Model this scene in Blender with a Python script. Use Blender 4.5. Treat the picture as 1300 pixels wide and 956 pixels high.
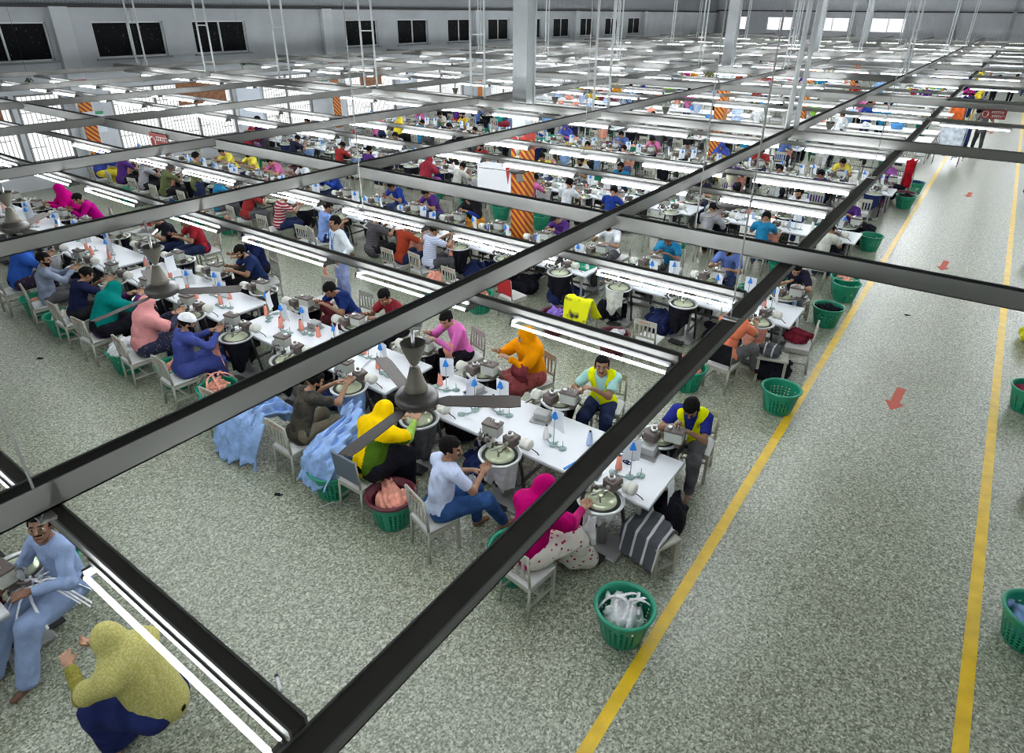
import bpy, math, random
import numpy as np
from math import sin, cos, pi, radians
random.seed(7)
for o in list(bpy.data.objects): bpy.data.objects.remove(o)
SC = bpy.context.scene
COL = SC.collection
# ------------------------------------------------------------------ camera
FPX, PITCH, YAW, ROLL, H = 828.05, radians(26.894), radians(35.317), radians(.512), 5.6
_cp,_sp,_cy,_sy,_cr,_sr = cos(PITCH),sin(PITCH),cos(YAW),sin(YAW),cos(ROLL),sin(ROLL)
FWD = np.array([-_sy*_cp,_cy*_cp,-_sp]); _r0=np.array([_cy,_sy,0.]); _u0=np.cross(_r0,FWD)
RGT = _r0*_cr+_u0*_sr; UPV = _u0*_cr-_r0*_sr
from mathutils import Matrix, Vector
cam_d = bpy.data.cameras.new('camera'); cam = bpy.data.objects.new('camera',cam_d); COL.objects.link(cam)
cam_d.sensor_width=36; cam_d.sensor_fit='HORIZONTAL'; cam_d.lens=FPX/1300*36
cam_d.shift_y=-45/1300; cam_d.clip_start=.05; cam_d.clip_end=400
m=Matrix.Identity(4)
for i in range(3): m[i][0]=RGT[i]; m[i][1]=UPV[i]; m[i][2]=-FWD[i]
m[0][3],m[1][3],m[2][3]=0,0,H
cam.matrix_world=m; SC.camera=cam
def at(x,y,z=0):
    d=FWD*FPX+RGT*(x-650)-UPV*(y-433); t=(z-H)/d[2]; return (d[0]*t,d[1]*t)
# ------------------------------------------------------------------ world, exposure
TUBE = 34.0
w=bpy.data.worlds.new('world'); SC.world=w; w.use_nodes=True
w.node_tree.nodes['Background'].inputs[0].default_value=(.93,.97,1,1)
w.node_tree.nodes['Background'].inputs[1].default_value=.62
SC.view_settings.view_transform='Standard'; SC.view_settings.look='None'
SC.view_settings.exposure=1.08; SC.view_settings.gamma=1; SC.view_settings.use_curve_mapping=False
SC.cycles.max_bounces=6; SC.cycles.diffuse_bounces=3; SC.cycles.glossy_bounces=3; SC.cycles.transparent_max_bounces=8
SC.cycles.caustics_reflective=False; SC.cycles.caustics_refractive=False
SC.cycles.sample_clamp_indirect=6
SC.cycles.filter_width=1.0
# ------------------------------------------------------------------ materials
_mc={}
def M(col,rough=.6,metal=0.,emit=0.,name='paint',spec=.5):
    k=(tuple(col),rough,metal,emit,name)
    if k in _mc: return _mc[k]
    m=bpy.data.materials.new(name); m.use_nodes=True; b=m.node_tree.nodes['Principled BSDF']
    b.inputs['Base Color'].default_value=(*col,1); b.inputs['Roughness'].default_value=rough
    b.inputs['Metallic'].default_value=metal; b.inputs['Specular IOR Level'].default_value=spec
    if emit: b.inputs['Emission Color'].default_value=(.93,.97,1,1); b.inputs['Emission Strength'].default_value=emit
    _mc[k]=m; return m
class NT:
    def __init__(s,name,rough=.6,metal=0.):
        s.m=bpy.data.materials.new(name); s.m.use_nodes=True; s.t=s.m.node_tree; s.b=s.t.nodes['Principled BSDF']
        s.b.inputs['Roughness'].default_value=rough; s.b.inputs['Metallic'].default_value=metal
    def n(s,t,**k):
        x=s.t.nodes.new(t)
        for a,v in k.items():
            if a in x.inputs: x.inputs[a].default_value=v
            else: setattr(x,a,v)
        return x
    def l(s,a,b): s.t.links.new(a,b)
    def coord(s,kind='Object',scale=(1,1,1),rot=(0,0,0)):
        c=s.n('ShaderNodeTexCoord'); mp=s.n('ShaderNodeMapping'); mp.inputs['Scale'].default_value=scale; mp.inputs['Rotation'].default_value=rot
        s.l(c.outputs[kind],mp.inputs[0]); return mp.outputs[0]
    def ramp(s,fac,stops,interp='LINEAR'):
        r=s.n('ShaderNodeValToRGB'); r.color_ramp.interpolation=interp
        e=r.color_ramp.elements
        while len(e)<len(stops): e.new(.5)
        for el,(p,c) in zip(e,stops): el.position=p; el.color=(*c,1)
        s.l(fac,r.inputs[0]); return r.outputs[0]
    def mix(s,f,a,b,bt='MIX'):
        x=s.n('ShaderNodeMix',data_type='RGBA',blend_type=bt)
        if isinstance(f,(int,float)): x.inputs[0].default_value=f
        else: s.l(f,x.inputs[0])
        for i,v in ((6,a),(7,b)):
            if isinstance(v,tuple): x.inputs[i].default_value=(*v,1)
            else: s.l(v,x.inputs[i])
        return x.outputs[2]
    def col(s,o): s.l(o,s.b.inputs['Base Color']); return s.m
    def bump(s,h,st=.3,d=.01):
        x=s.n('ShaderNodeBump'); x.inputs['Strength'].default_value=st; x.inputs['Distance'].default_value=d
        s.l(h,x.inputs['Height']); s.l(x.outputs[0],s.b.inputs['Normal'])
def cloth(col,name='cloth',v=.25,rough=.85):
    k=('cloth',tuple(col),v)
    if k in _mc: return _mc[k]
    n=NT(name,rough); c=n.coord('Object'); z=n.n('ShaderNodeTexNoise',Scale=7.,Detail=4.); n.l(c,z.inputs[0])
    a=tuple(x*(1-v) for x in col); b=tuple(min(1,x*(1+v*.7)) for x in col)
    n.col(n.ramp(z.outputs[0],[(.35,a),(.65,b)])); z2=n.n('ShaderNodeTexNoise',Scale=22.,Detail=3.); n.l(c,z2.inputs[0]); n.bump(z2.outputs[0],.45,.02)
    n.b.inputs['Specular IOR Level'].default_value=.08
    _mc[k]=n.m; return n.m
def patterned(a,b,scale=30,thr=.55,name='printed_cloth',kind='voronoi'):
    n=NT(name,.85); c=n.coord('Object')
    if kind=='voronoi':
        z=n.n('ShaderNodeTexVoronoi',Scale=float(scale)); n.l(c,z.inputs[0]); o=z.outputs[0]; n.col(n.ramp(o,[(0,b),(thr*.45,b),(thr*.45+.03,a)]))
    elif kind=='noise':
        z=n.n('ShaderNodeTexNoise',Scale=float(scale),Detail=2.); n.l(c,z.inputs[0]); n.col(n.ramp(z.outputs[0],[(thr-.04,a),(thr+.04,b)]))
    elif kind=='stripe':
        z=n.n('ShaderNodeTexWave',Scale=float(scale),bands_direction='Z'); n.l(c,z.inputs[0]); n.col(n.ramp(z.outputs[0],[(thr-.05,a),(thr+.05,b)]))
    elif kind=='plaid':
        z=n.n('ShaderNodeTexWave',Scale=float(scale),bands_direction='Z'); y=n.n('ShaderNodeTexWave',Scale=float(scale),bands_direction='X'); n.l(c,z.inputs[0]); n.l(c,y.inputs[0])
        n.col(n.mix(.5,n.ramp(z.outputs[0],[(.4,a),(.6,b)]),n.ramp(y.outputs[0],[(.4,a),(.6,b)])))
    return n.m
# floor: polished speckled terrazzo
def floor_mat():
    n=NT('terrazzo_floor',.3); c=n.coord('Object')
    v=n.n('ShaderNodeTexVoronoi',Scale=62.); n.l(c,v.inputs[0])
    bw=n.n('ShaderNodeRGBToBW'); n.l(v.outputs['Color'],bw.inputs[0])
    chips=n.ramp(bw.outputs[0],[(.15,(.11,.125,.08)),(.45,(.27,.295,.215)),(.7,(.42,.45,.355)),(.95,(.62,.65,.54))])
    z=n.n('ShaderNodeTexNoise',Scale=26.,Detail=6.); n.l(c,z.inputs[0])
    fine=n.ramp(z.outputs[0],[(.3,(.62,.62,.62)),(.7,(1.2,1.2,1.2))])
    a=n.mix(1.,chips,fine,'MULTIPLY')
    z2=n.n('ShaderNodeTexNoise',Scale=.7,Detail=5.); n.l(c,z2.inputs[0])
    b=n.mix(1.,a,n.ramp(z2.outputs[0],[(.1,(.86,.84,.80)),(.9,(1.12,1.13,1.14))]),'MULTIPLY')
    # hairline joints of the cast bays and faint cracks
    v2=n.n('ShaderNodeTexVoronoi',Scale=.33,feature='DISTANCE_TO_EDGE'); n.l(c,v2.inputs[0])
    cr=n.ramp(v2.outputs[0],[(0,(.55,.55,.5)),(.004,(1,1,1))])
    n.col(b)
    n.l(n.ramp(z2.outputs[0],[(.1,(.26,.26,.26)),(.9,(.38,.38,.38))]),n.b.inputs['Roughness'])
    n.b.inputs['Specular IOR Level'].default_value=.75
    return n.m
def wall_mat(name,col,sc=1.2):
    n=NT(name,.7); c=n.coord('Object'); z=n.n('ShaderNodeTexNoise',Scale=sc,Detail=5.); n.l(c,z.inputs[0])
    n.col(n.ramp(z.outputs[0],[(.3,tuple(x*.85 for x in col)),(.7,col)])); return n.m
def corrugated(name,col,axis='Y',sc=3.):
    n=NT(name,.5,.2); c=n.coord('Object'); z=n.n('ShaderNodeTexWave',Scale=sc,bands_direction=axis); n.l(c,z.inputs[0])
    n.col(n.ramp(z.outputs[0],[(0,tuple(x*.8 for x in col)),(1,col)])); n.bump(z.outputs[0],.25,.03); return n.m
M_FLOOR=floor_mat()
M_WALL=wall_mat('painted_wall',(.62,.65,.68)); M_PIL=wall_mat('pilaster_paint',(.70,.73,.76))
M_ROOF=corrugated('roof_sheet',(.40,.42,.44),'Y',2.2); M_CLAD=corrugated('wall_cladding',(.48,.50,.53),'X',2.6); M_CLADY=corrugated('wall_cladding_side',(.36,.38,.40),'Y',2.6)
def yellow_mat():
    n=NT('yellow_floor_paint',.35); c=n.coord('Object'); z=n.n('ShaderNodeTexNoise',Scale=5.,Detail=6.); n.l(c,z.inputs[0])
    n.col(n.ramp(z.outputs[0],[(.3,(.66,.42,.01)),(.7,(.86,.58,.015))])); return n.m
M_YEL=yellow_mat(); M_RED=wall_mat('red_floor_paint',(.55,.10,.06),30)
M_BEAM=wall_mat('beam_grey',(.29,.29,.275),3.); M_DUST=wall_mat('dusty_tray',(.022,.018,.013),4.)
M_COLUMN=wall_mat('column_paint',(.60,.63,.64),2.)
M_TUBE=M((1,1,1),.4,0,TUBE,'glowing_tube'); M_HOUS=M((.10,.10,.10),.4,0,0,'fixture_white')
M_TOP=M((.80,.83,.87),.35,0,0,'white_laminate'); M_EDGE=M((.32,.34,.36),.5,0,0,'laminate_edge'); M_LEGM=M((.10,.10,.10),.5,.3,0,'dark_frame')
M_CREAM=wall_mat('cream_chair_paint',(.40,.40,.34),14.); M_SEATW=M((.54,.55,.54),.4,0,0,'pale_seat')
M_GREY=M((.36,.37,.36),.4,.3,0,'machine_grey'); M_BROWN=M((.12,.095,.085),.4,.2,0,'machine_brown'); M_PALE=M((.42,.44,.40),.4,.1,0,'machine_pale')
M_STEEL=M((.60,.61,.60),.28,.8,0,'steel'); M_DARK=M((.02,.02,.022),.5,0,0,'dark_part'); M_DRUM=M((.66,.66,.60),.4,0,0,'cream_drum')
M_DISC=M((.50,.55,.38),.18,.35,0,'domed_glass_disc'); M_RIM=M((.68,.70,.70),.3,.5,0,'ring_rim')
M_STAND=M((.30,.42,.40),.45,.2,0,'green_grey_iron'); M_BLUE=M((.02,.22,.70),.4,0,0,'blue_plastic')
def paper_mat():
    n=NT('printed_paper',.7); c=n.coord('Object',(1,1,60)); z=n.n('ShaderNodeTexWave',Scale=1.,bands_direction='Z'); n.l(c,z.inputs[0])
    n.col(n.ramp(z.outputs[0],[(.0,(.62,.65,.70)),(.25,(.82,.85,.88))])); return n.m
M_PAPER=paper_mat()
M_GREEN=M((.01,.26,.15),.35,0,0,'green_plastic'); M_MAROON=M((.10,.012,.025),.4,0,0,'maroon_plastic')
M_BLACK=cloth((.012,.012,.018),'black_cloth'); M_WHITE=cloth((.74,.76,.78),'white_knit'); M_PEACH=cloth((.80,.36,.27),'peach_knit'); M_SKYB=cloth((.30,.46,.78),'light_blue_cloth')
M_SKIN=M((.30,.155,.09),.5,0,0,'brown_skin'); M_SKIN2=M((.42,.23,.14),.5,0,0,'tan_skin'); M_SKIN3=M((.20,.10,.06),.5,0,0,'dark_skin')
M_HAIR=M((.006,.005,.005),.85,0,0,'black_hair',.12); M_EYE=M((.015,.012,.01),.3,0,0,'dark_eye'); M_EYEW=M((.65,.62,.58),.3,0,0,'eye_white'); M_LIP=M((.22,.08,.06),.5,0,0,'lip')
M_NAIL=M((.5,.3,.24),.4,0,0,'nail')
# ------------------------------------------------------------------ mesh helpers
class MB:
    def __init__(s): s.v=[]; s.f=[]; s.mi=[]; s.sm=[]
    def add(s,vs,fs,mi=0,sm=False):
        o=len(s.v); s.v+= [tuple(p) for p in vs]; s.f+=[tuple(i+o for i in f) for f in fs]; s.mi+=[mi]*len(fs); s.sm+=[sm]*len(fs); return s
    def box(s,c,d,mi=0,rz=0,bev=0,R=None):
        x,y,z=d[0]/2,d[1]/2,d[2]/2
        if bev:
            b=min(bev,x*.45,y*.45,z*.45); vs=[];
            for zz,k in ((-z,1),(-z+b,0),(z-b,0),(z,1)):
                X,Y=x-b*k,y-b*k
                vs+=[(-X,-Y+b*(1-k),zz),(-X+b*(1-k),-Y,zz),(X-b*(1-k),-Y,zz),(X,-Y+b*(1-k),zz),(X,Y-b*(1-k),zz),(X-b*(1-k),Y,zz),(-X+b*(1-k),Y,zz),(-X,Y-b*(1-k),zz)]
            fs=[tuple(range(7,-1,-1)),tuple(range(24,32))]
            for q in range(3):
                for i in range(8): j=(i+1)%8; fs.append((q*8+i,q*8+j,q*8+8+j,q*8+8+i))
        else:
            vs=[(-x,-y,-z),(x,-y,-z),(x,y,-z),(-x,y,-z),(-x,-y,z),(x,-y,z),(x,y,z),(-x,y,z)]
            fs=[(3,2,1,0),(4,5,6,7),(0,1,5,4),(1,2,6,5),(2,3,7,6),(3,0,4,7)]
        if R is None: R=Matrix.Rotation(rz,3,'Z')
        vs=[tuple(R@Vector(p)+Vector(c)) for p in vs]
        return s.add(vs,fs,mi)
    def tube(s,p0,p1,r0,r1=None,n=8,mi=0,cap=True,sm=True):
        r1=r0 if r1 is None else r1; a=Vector(p0); b=Vector(p1); d=(b-a)
        if d.length<1e-6: return s
        d.normalize(); t=Vector((0,0,1)) if abs(d.z)<.9 else Vector((1,0,0)); u=d.cross(t).normalized(); v=d.cross(u)
        vs=[]
        for p,r in ((a,r0),(b,r1)):
            for i in range(n): q=2*pi*i/n; vs.append(tuple(p+u*(r*cos(q))+v*(r*sin(q))))
        s.add(vs,[(i,i+n,(i+1)%n+n,(i+1)%n) for i in range(n)],mi,sm)
        if cap: s.add([],[],0); o=len(s.v)-2*n; s.f+=[tuple(o+i for i in range(n)),tuple(o+n+i for i in range(n-1,-1,-1))]; s.mi+=[mi]*2; s.sm+=[False]*2
        return s
    def path(s,pts,r,n=6,mi=0):
        for a,b in zip(pts,pts[1:]): s.tube(a,b,r,r,n,mi)
        return s
    def lathe(s,prof,n=24,mi=0,c=(0,0,0),sm=True,R=None):
        vs=[]
        for r,z in prof:
            for i in range(n):
                q=2*pi*i/n; p=Vector((r*cos(q),r*sin(q),z))
                if R is not None: p=R@p
                vs.append(tuple(p+Vector(c)))
        fs=[]
        for k in range(len(prof)-1):
            for i in range(n): j=(i+1)%n; fs.append((k*n+i,k*n+j,k*n+n+j,k*n+n+i))
        return s.add(vs,fs,mi,sm)
    def ball(s,c,r,n=10,mi=0):
        rr=(r,r,r) if isinstance(r,(int,float)) else r
        prof=[(max(1e-4,sin(pi*k/(n//2+2))),-cos(pi*k/(n//2+2))) for k in range(n//2+3)]
        o=len(s.v); s.lathe(prof,n,mi); s.v[o:]=[(x*rr[0]+c[0],y*rr[1]+c[1],z*rr[2]+c[2]) for x,y,z in s.v[o:]]; return s
    def mesh(s,name,mats):
        me=bpy.data.meshes.new(name); me.from_pydata(s.v,[],s.f)
        for m_ in (mats if isinstance(mats,(list,tuple)) else [mats]): me.materials.append(m_)
        me.polygons.foreach_set('material_index',s.mi); me.polygons.foreach_set('use_smooth',s.sm); me.update(); return me
    def build(s,name,mats,parent=None,loc=(0,0,0),rz=0): return mk(name,s.mesh(name,mats),parent,loc,rz)
def mk(name,me,parent=None,loc=(0,0,0),rz=0):
    o=bpy.data.objects.new(name,me); COL.objects.link(o); o.location=loc; o.rotation_euler=(0,0,rz)
    if parent: o.parent=parent
    return o
def tag(o,label=None,cat=None,group=None,kind=None):
    for k,v in (('label',label),('category',cat),('group',group),('kind',kind)):
        if v: o[k]=v
    return o
def empty(name,loc=(0,0,0),rz=0,label=None,cat=None,group=None):
    o=bpy.data.objects.new(name,None); COL.objects.link(o); o.location=loc; o.rotation_euler=(0,0,rz); o.empty_display_size=.1
    return tag(o,label,cat,group)
KIDS={}
def kids(o):
    return [c for c in COL.objects if c.parent==o]
def dup(src,loc,rz=0,label=None,group=None,mats=None,scale=None):
    """copy a thing with its parts; mats maps a part's name to the materials of the copy"""
    if src.name not in KIDS: KIDS[src.name]=[(c,kids(c)) for c in kids(src)]
    r=src.copy(); COL.objects.link(r); r.location=loc; r.rotation_euler=(0,0,rz)
    if scale: r.scale=(scale,)*3
    if label: r['label']=label
    if group: r['group']=group
    def sw(o,base):
        if mats and base in mats:
            for i,mm in mats[base].items():
                if i<len(o.material_slots): o.material_slots[i].link='OBJECT'; o.material_slots[i].material=mm
    sw(r,'self')
    for c,gs in KIDS[src.name]:
        k=c.copy(); COL.objects.link(k); k.parent=r; sw(k,c.name.split('.')[0])
        for g in gs:
            q=g.copy(); COL.objects.link(q); q.parent=k; sw(q,g.name.split('.')[0])
    return r
def struct(name,mb,mats): 
    o=mb.build(name,mats) if isinstance(mb,MB) else mk(name,mb); o['kind']='structure'; return o
ORD=['','first','second','third','fourth','fifth','sixth','seventh','eighth','ninth','tenth','eleventh','twelfth','thirteenth','fourteenth','fifteenth','sixteenth','seventeenth','eighteenth','nineteenth','twentieth']
ORD+=['twenty-'+w for w in ORD[1:10]]+['thirtieth']+['thirty-'+w for w in ORD[1:10]]
# ================================================================== SETTING
XL,XR,Y0,Y1=-26.,15.,-9.,72.
struct('floor',MB().box(((XL+XR)/2,(Y0+Y1)/2,-.05),(XR-XL+.6,Y1-Y0+.6,.1)),[M_FLOOR])
for nm,x in (('trim_1',-1.41),('trim_2',1.18)):
    struct(nm,MB().box((x,(Y1+Y0)/2,.0015),(.12,Y1-Y0-1,.003)),[M_YEL])
def arrow(y,k):
    L,Wd=.86,.135
    pts=[(-Wd/2,L/2),(Wd/2,L/2),(Wd/2,-.13),(Wd*1.1,-.13),(0,-L/2),(-Wd*1.1,-.13),(-Wd/2,-.13)]
    mb=MB(); n=7; vs=[(x,yy,.001) for x,yy in pts]+[(x,yy,.004) for x,yy in pts]
    mb.add(vs,[tuple(range(n,2*n))]+[(i,(i+1)%n,(i+1)%n+n,i+n) for i in range(n)])
    o=mb.build('floor_arrow',[M_RED],loc=(-.13,y,0),rz=-.05); tag(o,['red arrow painted on aisle floor, nearest of the row','red arrow painted on aisle floor, second nearest one','red arrow painted on aisle floor, farthest and faintest one','tiny red arrow mark on the floor far down the aisle'][k],'floor arrow','red aisle arrows')
for k,y in enumerate((11.03,18.8,27.6,44.)): arrow(y,k)
# left wall: boxes around the openings
LOW=[(4.2,8.65),(8.8,10.2),(11.75,16.6),(18.0,20.6),(22.6,26.),(27.6,31.6),(34.2,38.4),(41.,45.),(48.,52.)]
UPW=[(3.9,6.5),(7.75,10.35),(11.75,14.25),(15.4,17.7),(22.95,25.05),(26.45,28.7),(30.35,32.35),(34.,36.1),(37.6,39.7),(41.2,43.3),(44.8,46.7),(48.5,50.6),(52.3,54.5)]
def wall_with_holes(name,holes,mat):
    ys=sorted({Y0,Y1}|{v for h in holes for v in h[:2]}); zs=sorted({0.,5.6}|{v for h in holes for v in h[2:]})
    mb=MB()
    for a,b in zip(ys,ys[1:]):
        c0=None
        cells=[(z0,z1) for z0,z1 in zip(zs,zs[1:]) if not any(h[0]<=a+1e-6 and b<=h[1]+1e-6 and h[2]<=z0+1e-6 and z1<=h[3]+1e-6 for h in holes)]
        run=[]
        for z in cells:
            if run and abs(run[-1][1]-z[0])<1e-6: run[-1]=(run[-1][0],z[1])
            else: run.append(z)
        for z0,z1 in run: mb.box((XL-.12,(a+b)/2,(z0+z1)/2),(.24,b-a,z1-z0))
    return struct(name,mb,[mat])
wall_with_holes('wall_left',[(a,b,.86,3.02) for a,b in LOW]+[(a,b,3.98,5.14) for a,b in UPW],M_WALL)
# far wall with four bright windows, cladding above
FW=[(-24.7,-22.9),(-20.9,-18.5),(-16.4,-13.5),(-11.7,-8.9)]
xs=[XL]+[v for p in FW for v in p]+[XR]; mb=MB()
for i in range(0,len(xs),2): mb.box(((xs[i]+xs[i+1])/2,Y1+.12,2.8),(xs[i+1]-xs[i],.24,5.6))
for a,b in FW: mb.box(((a+b)/2,Y1+.12,2.06),(b-a,.24,4.12)).box(((a+b)/2,Y1+.12,5.4),(b-a,.24,.4))
struct('wall_far',mb,[M_CLAD])
struct('wall_right',MB().box((XR+.12,(Y0+Y1)/2,4.5),(.24,Y1-Y0,9)),[M_WALL])
struct('wall_near',MB().box(((XL+XR)/2,Y0-.12,4.5),(XR-XL,.24,9)),[M_WALL])
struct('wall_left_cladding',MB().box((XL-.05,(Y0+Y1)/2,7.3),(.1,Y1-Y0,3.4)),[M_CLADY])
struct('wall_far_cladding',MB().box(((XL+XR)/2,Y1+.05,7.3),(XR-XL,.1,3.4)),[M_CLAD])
struct('ceiling',MB().box(((XL+XR)/2,(Y0+Y1)/2,9.05),(XR-XL+1,Y1-Y0+1,.1)),[M_ROOF])
struct('trim_3',MB().box((XL+.1,(Y0+Y1)/2,5.62),(.2,Y1-Y0,.10)).box(((XL+XR)/2,Y1-.1,5.75),(XR-XL,.2,.10)),[M((.03,.03,.03),.6,0,0,'gutter_dark')])
mb=MB()
for y in (10.75,21.8,32.8,44.,55.): mb.box((XL+.12,y,2.8),(.24,.55,5.6))
struct('trim_4',mb,[M_PIL])
# windows
def lowwin_glass():
    m=bpy.data.materials.new('window_glass'); m.use_nodes=True; t=m.node_tree; t.nodes.clear()
    o=t.nodes.new('ShaderNodeOutputMaterial'); mx=t.nodes.new('ShaderNodeMixShader'); a=t.nodes.new('ShaderNodeBsdfTransparent'); b=t.nodes.new('ShaderNodeBsdfGlossy')
    b.inputs['Roughness'].default_value=.05; mx.inputs[0].default_value=.06; t.links.new(a.outputs[0],mx.inputs[1]); t.links.new(b.outputs[0],mx.inputs[2]); t.links.new(mx.outputs[0],o.inputs[0]); return m
M_GLASS=lowwin_glass(); M_BAR=M((.30,.27,.20),.5,.2,0,'window_bars'); M_MULL=M((.24,.24,.24),.5,0,0,'window_mullion')
M_BLIND=cloth((.33,.17,.10),'brown_blind')
def darkfilm():
    n=NT('black_film_glass',.6); c=n.coord('Object',(1,14,3)); z=n.n('ShaderNodeTexNoise',Scale=2.2,Detail=3.); n.l(c,z.inputs[0])
    c2=n.coord('Object',(1,3,12)); z2=n.n('ShaderNodeTexNoise',Scale=3.1,Detail=3.); n.l(c2,z2.inputs[0])
    n.b.inputs['Specular IOR Level'].default_value=.1; n.col(n.mix(.5,n.ramp(z.outputs[0],[(.70,(.006,.006,.007)),(.73,(.6,.62,.65))]),n.ramp(z2.outputs[0],[(.70,(.004,.004,.005)),(.73,(.7,.72,.75))]),'ADD')); return n.m
M_FILM=darkfilm(); M_WFR=M((.75,.77,.78),.5,0,0,'white_window_frame')
wn=0
for a,b in LOW:
    wn+=1; r=empty('window_%d'%wn,(XL-.1,(a+b)/2,.86)); r['kind']='structure'; L=b-a; Hh=2.16
    MB().box((0,0,Hh/2),(.01,L-.06,Hh-.06)).build('glass_pane',[M_GLASS],r)
    fr=MB(); 
    for z in (.03,Hh-.03): fr.box((.03,0,z),(.08,L,.06))
    nm=max(1,round(L/1.6))
    for i in range(nm+1): fr.box((.03,-L/2+.03+(L-.06)*i/nm,Hh/2),(.08,.07,Hh))
    fr.build('window_frame',[M_MULL],r)
    g=MB(); k=int(L/.13)
    for i in range(k):
        y=-L/2+(i+.5)*L/k; seg=(i//4)%3
        g.tube((.1,y,.05),(.1,y,Hh-.05),.009,n=4)
    for i in range(int(L/.52)):
        for z in ((.5,1.1,1.6),(.8,1.35,1.9),(.35,1.0,1.75))[i%3]: g.tube((.1,-L/2+i*.52,z),(.1,-L/2+(i+1)*.52,z),.010,n=4)
    g.build('window_grille',[M_BAR],r)
    if wn in (1,3,5): MB().box((.13,L*(.22 if wn!=5 else 0),Hh-.42),(.02,L*.42,.8)).build('brown_blind',[M_BLIND],r)
for a,b in UPW:
    wn+=1; r=empty('window_%d'%wn,(XL-.12,(a+b)/2,3.98)); r['kind']='structure'; L=b-a; Hh=1.16
    MB().box((0,0,Hh/2),(.01,L-.04,Hh-.04)).build('dark_pane',[M_FILM],r)
    fr=MB()
    for z in (.035,Hh-.02): fr.box((.03,0,z),(.05,L,.05))
    for y in (-L/2+.02,0,L/2-.02): fr.box((.03,y,Hh/2),(.05,.06,Hh))
    fr.build('window_frame',[M_WFR],r)
    MB().box((.14,0,-.03),(.18,L+.2,.06)).build('window_sill',[M_EDGE],r)
for a,b in FW:
    wn+=1; r=empty('window_%d'%wn,((a+b)/2,Y1+.1,4.12)); r['kind']='structure'; L=b-a
    MB().box((0,0,.54),(L-.04,.01,1.04)).build('glass_pane',[M_GLASS],r)
    fr=MB()
    for x in (-L/2+.03,0,L/2-.03): fr.box((x,0,.54),(.06,.06,1.08))
    fr.build('window_frame',[M_WFR],r)
# steel purlins and rafters under the roof, vertical cladding rails on the far wall
mb=MB()
for y in range(-4,72,9): mb.box(((XL+XR)/2,y+.5,8.75),(XR-XL,.25,.5))
struct('trim_5',mb,[M_BEAM])
mb=MB()
for x in (-5.2,-1.2,3.,7.,11.): mb.box((x,Y1-.12,5.6),(.3,.2,6.6))
struct('trim_6',mb,[M_EDGE])
# ------------------------------------------------------------------ columns
def stripes_mat():
    n=NT('warning_stripes',.5); c=n.coord('Object',(1,1,1))
    sp=n.n('ShaderNodeSeparateXYZ'); n.l(c,sp.inputs[0])
    ab=n.n('ShaderNodeMath',operation='ADD'); n.l(sp.outputs[0],ab.inputs[0]); n.l(sp.outputs[1],ab.inputs[1])
    s2=n.n('ShaderNodeMath',operation='ADD'); n.l(ab.outputs[0],s2.inputs[0]); n.l(sp.outputs[2],s2.inputs[1])
    mu=n.n('ShaderNodeMath',operation='MULTIPLY'); n.l(s2.outputs[0],mu.inputs[0]); mu.inputs[1].default_value=5.6
    fr=n.n('ShaderNodeMath',operation='FRACT'); n.l(mu.outputs[0],fr.inputs[0])
    n.col(n.ramp(fr.outputs[0],[(0,(.33,.02,.012)),(.5,(.62,.30,.02))],'CONSTANT')); return n.m
M_STRIPE=stripes_mat(); M_REDP=M((.40,.03,.02),.5,0,0,'red_paint')
def column(x,y,k,w=.37,top=3.2):
    r=empty('roof_column',(x,y,0),0,['tall grey roof column with red and yellow striped base behind the fan','grey roof column with striped base, second from the camera','third grey roof column in the middle distance','fourth grey roof column, farthest and thinnest'][k],'column','roof columns')
    b=MB(); f=.03
    b.box((0,0,6),(w-.06,w-.1,5.6)); b.box((0,w/2-.03,6),(w,.06,5.6)); b.box((0,-w/2+.03,6),(w,.06,5.6))
    b.box((0,0,1.6),(w-.02,w-.02,3.2)); b.build('shaft',[M_COLUMN],r)
    MB().box((0,0,1.5),(w+.02,w+.02,2.9)).build('striped_band',[M_STRIPE],r)
    MB().box((0,0,3.05),(w+.03,w+.03,.2)).build('red_band',[M_REDP],r)
    return r
COLS=[(-8.8,12.8),(-8.8,26.2),(-8.8,39.6),(-8.8,53.)]
for k,(x,y) in enumerate(COLS): column(x,y,k)
for k,(y,lab) in enumerate(((10.75,'striped red and yellow panel on left wall pilaster between the barred windows'),(21.8,'striped red and yellow panel on the second wall pilaster'),(32.8,'striped red and yellow panel on the third, distant wall pilaster'))):
    r=empty('warning_panel',(XL+.26,y,.0),0,lab,'wall panel','striped wall panels')
    MB().box((.0,0,1.3),(.03,.42,1.6)).box((.0,0,2.55),(.03,.42,.4)).build('striped_board',[M_STRIPE],r)
    MB().box((0,0,3.3),(.03,.55,.16)).build('red_header',[M_REDP],r)
# fire point banner on the first column
r=empty('fire_point_banner',(-8.8-.22,12.58,1.9),0,'white fire point banner with red arrow hanging beside striped column','banner')
MB().box((-.45,-.02,.0),(1.0,.02,.95)).build('cloth_banner',[M((.78,.80,.82),.7,0,0,'banner_white')],r)
MB().add([(-.10,-.04,.42),(.04,-.04,.42),(-.03,-.04,.02),(-.10,-.032,.42),(.04,-.032,.42),(-.03,-.032,.02)],[(0,2,1),(3,4,5),(0,1,4,3),(1,2,5,4),(2,0,3,5)]).build('red_arrow',[M_REDP],r)
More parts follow.
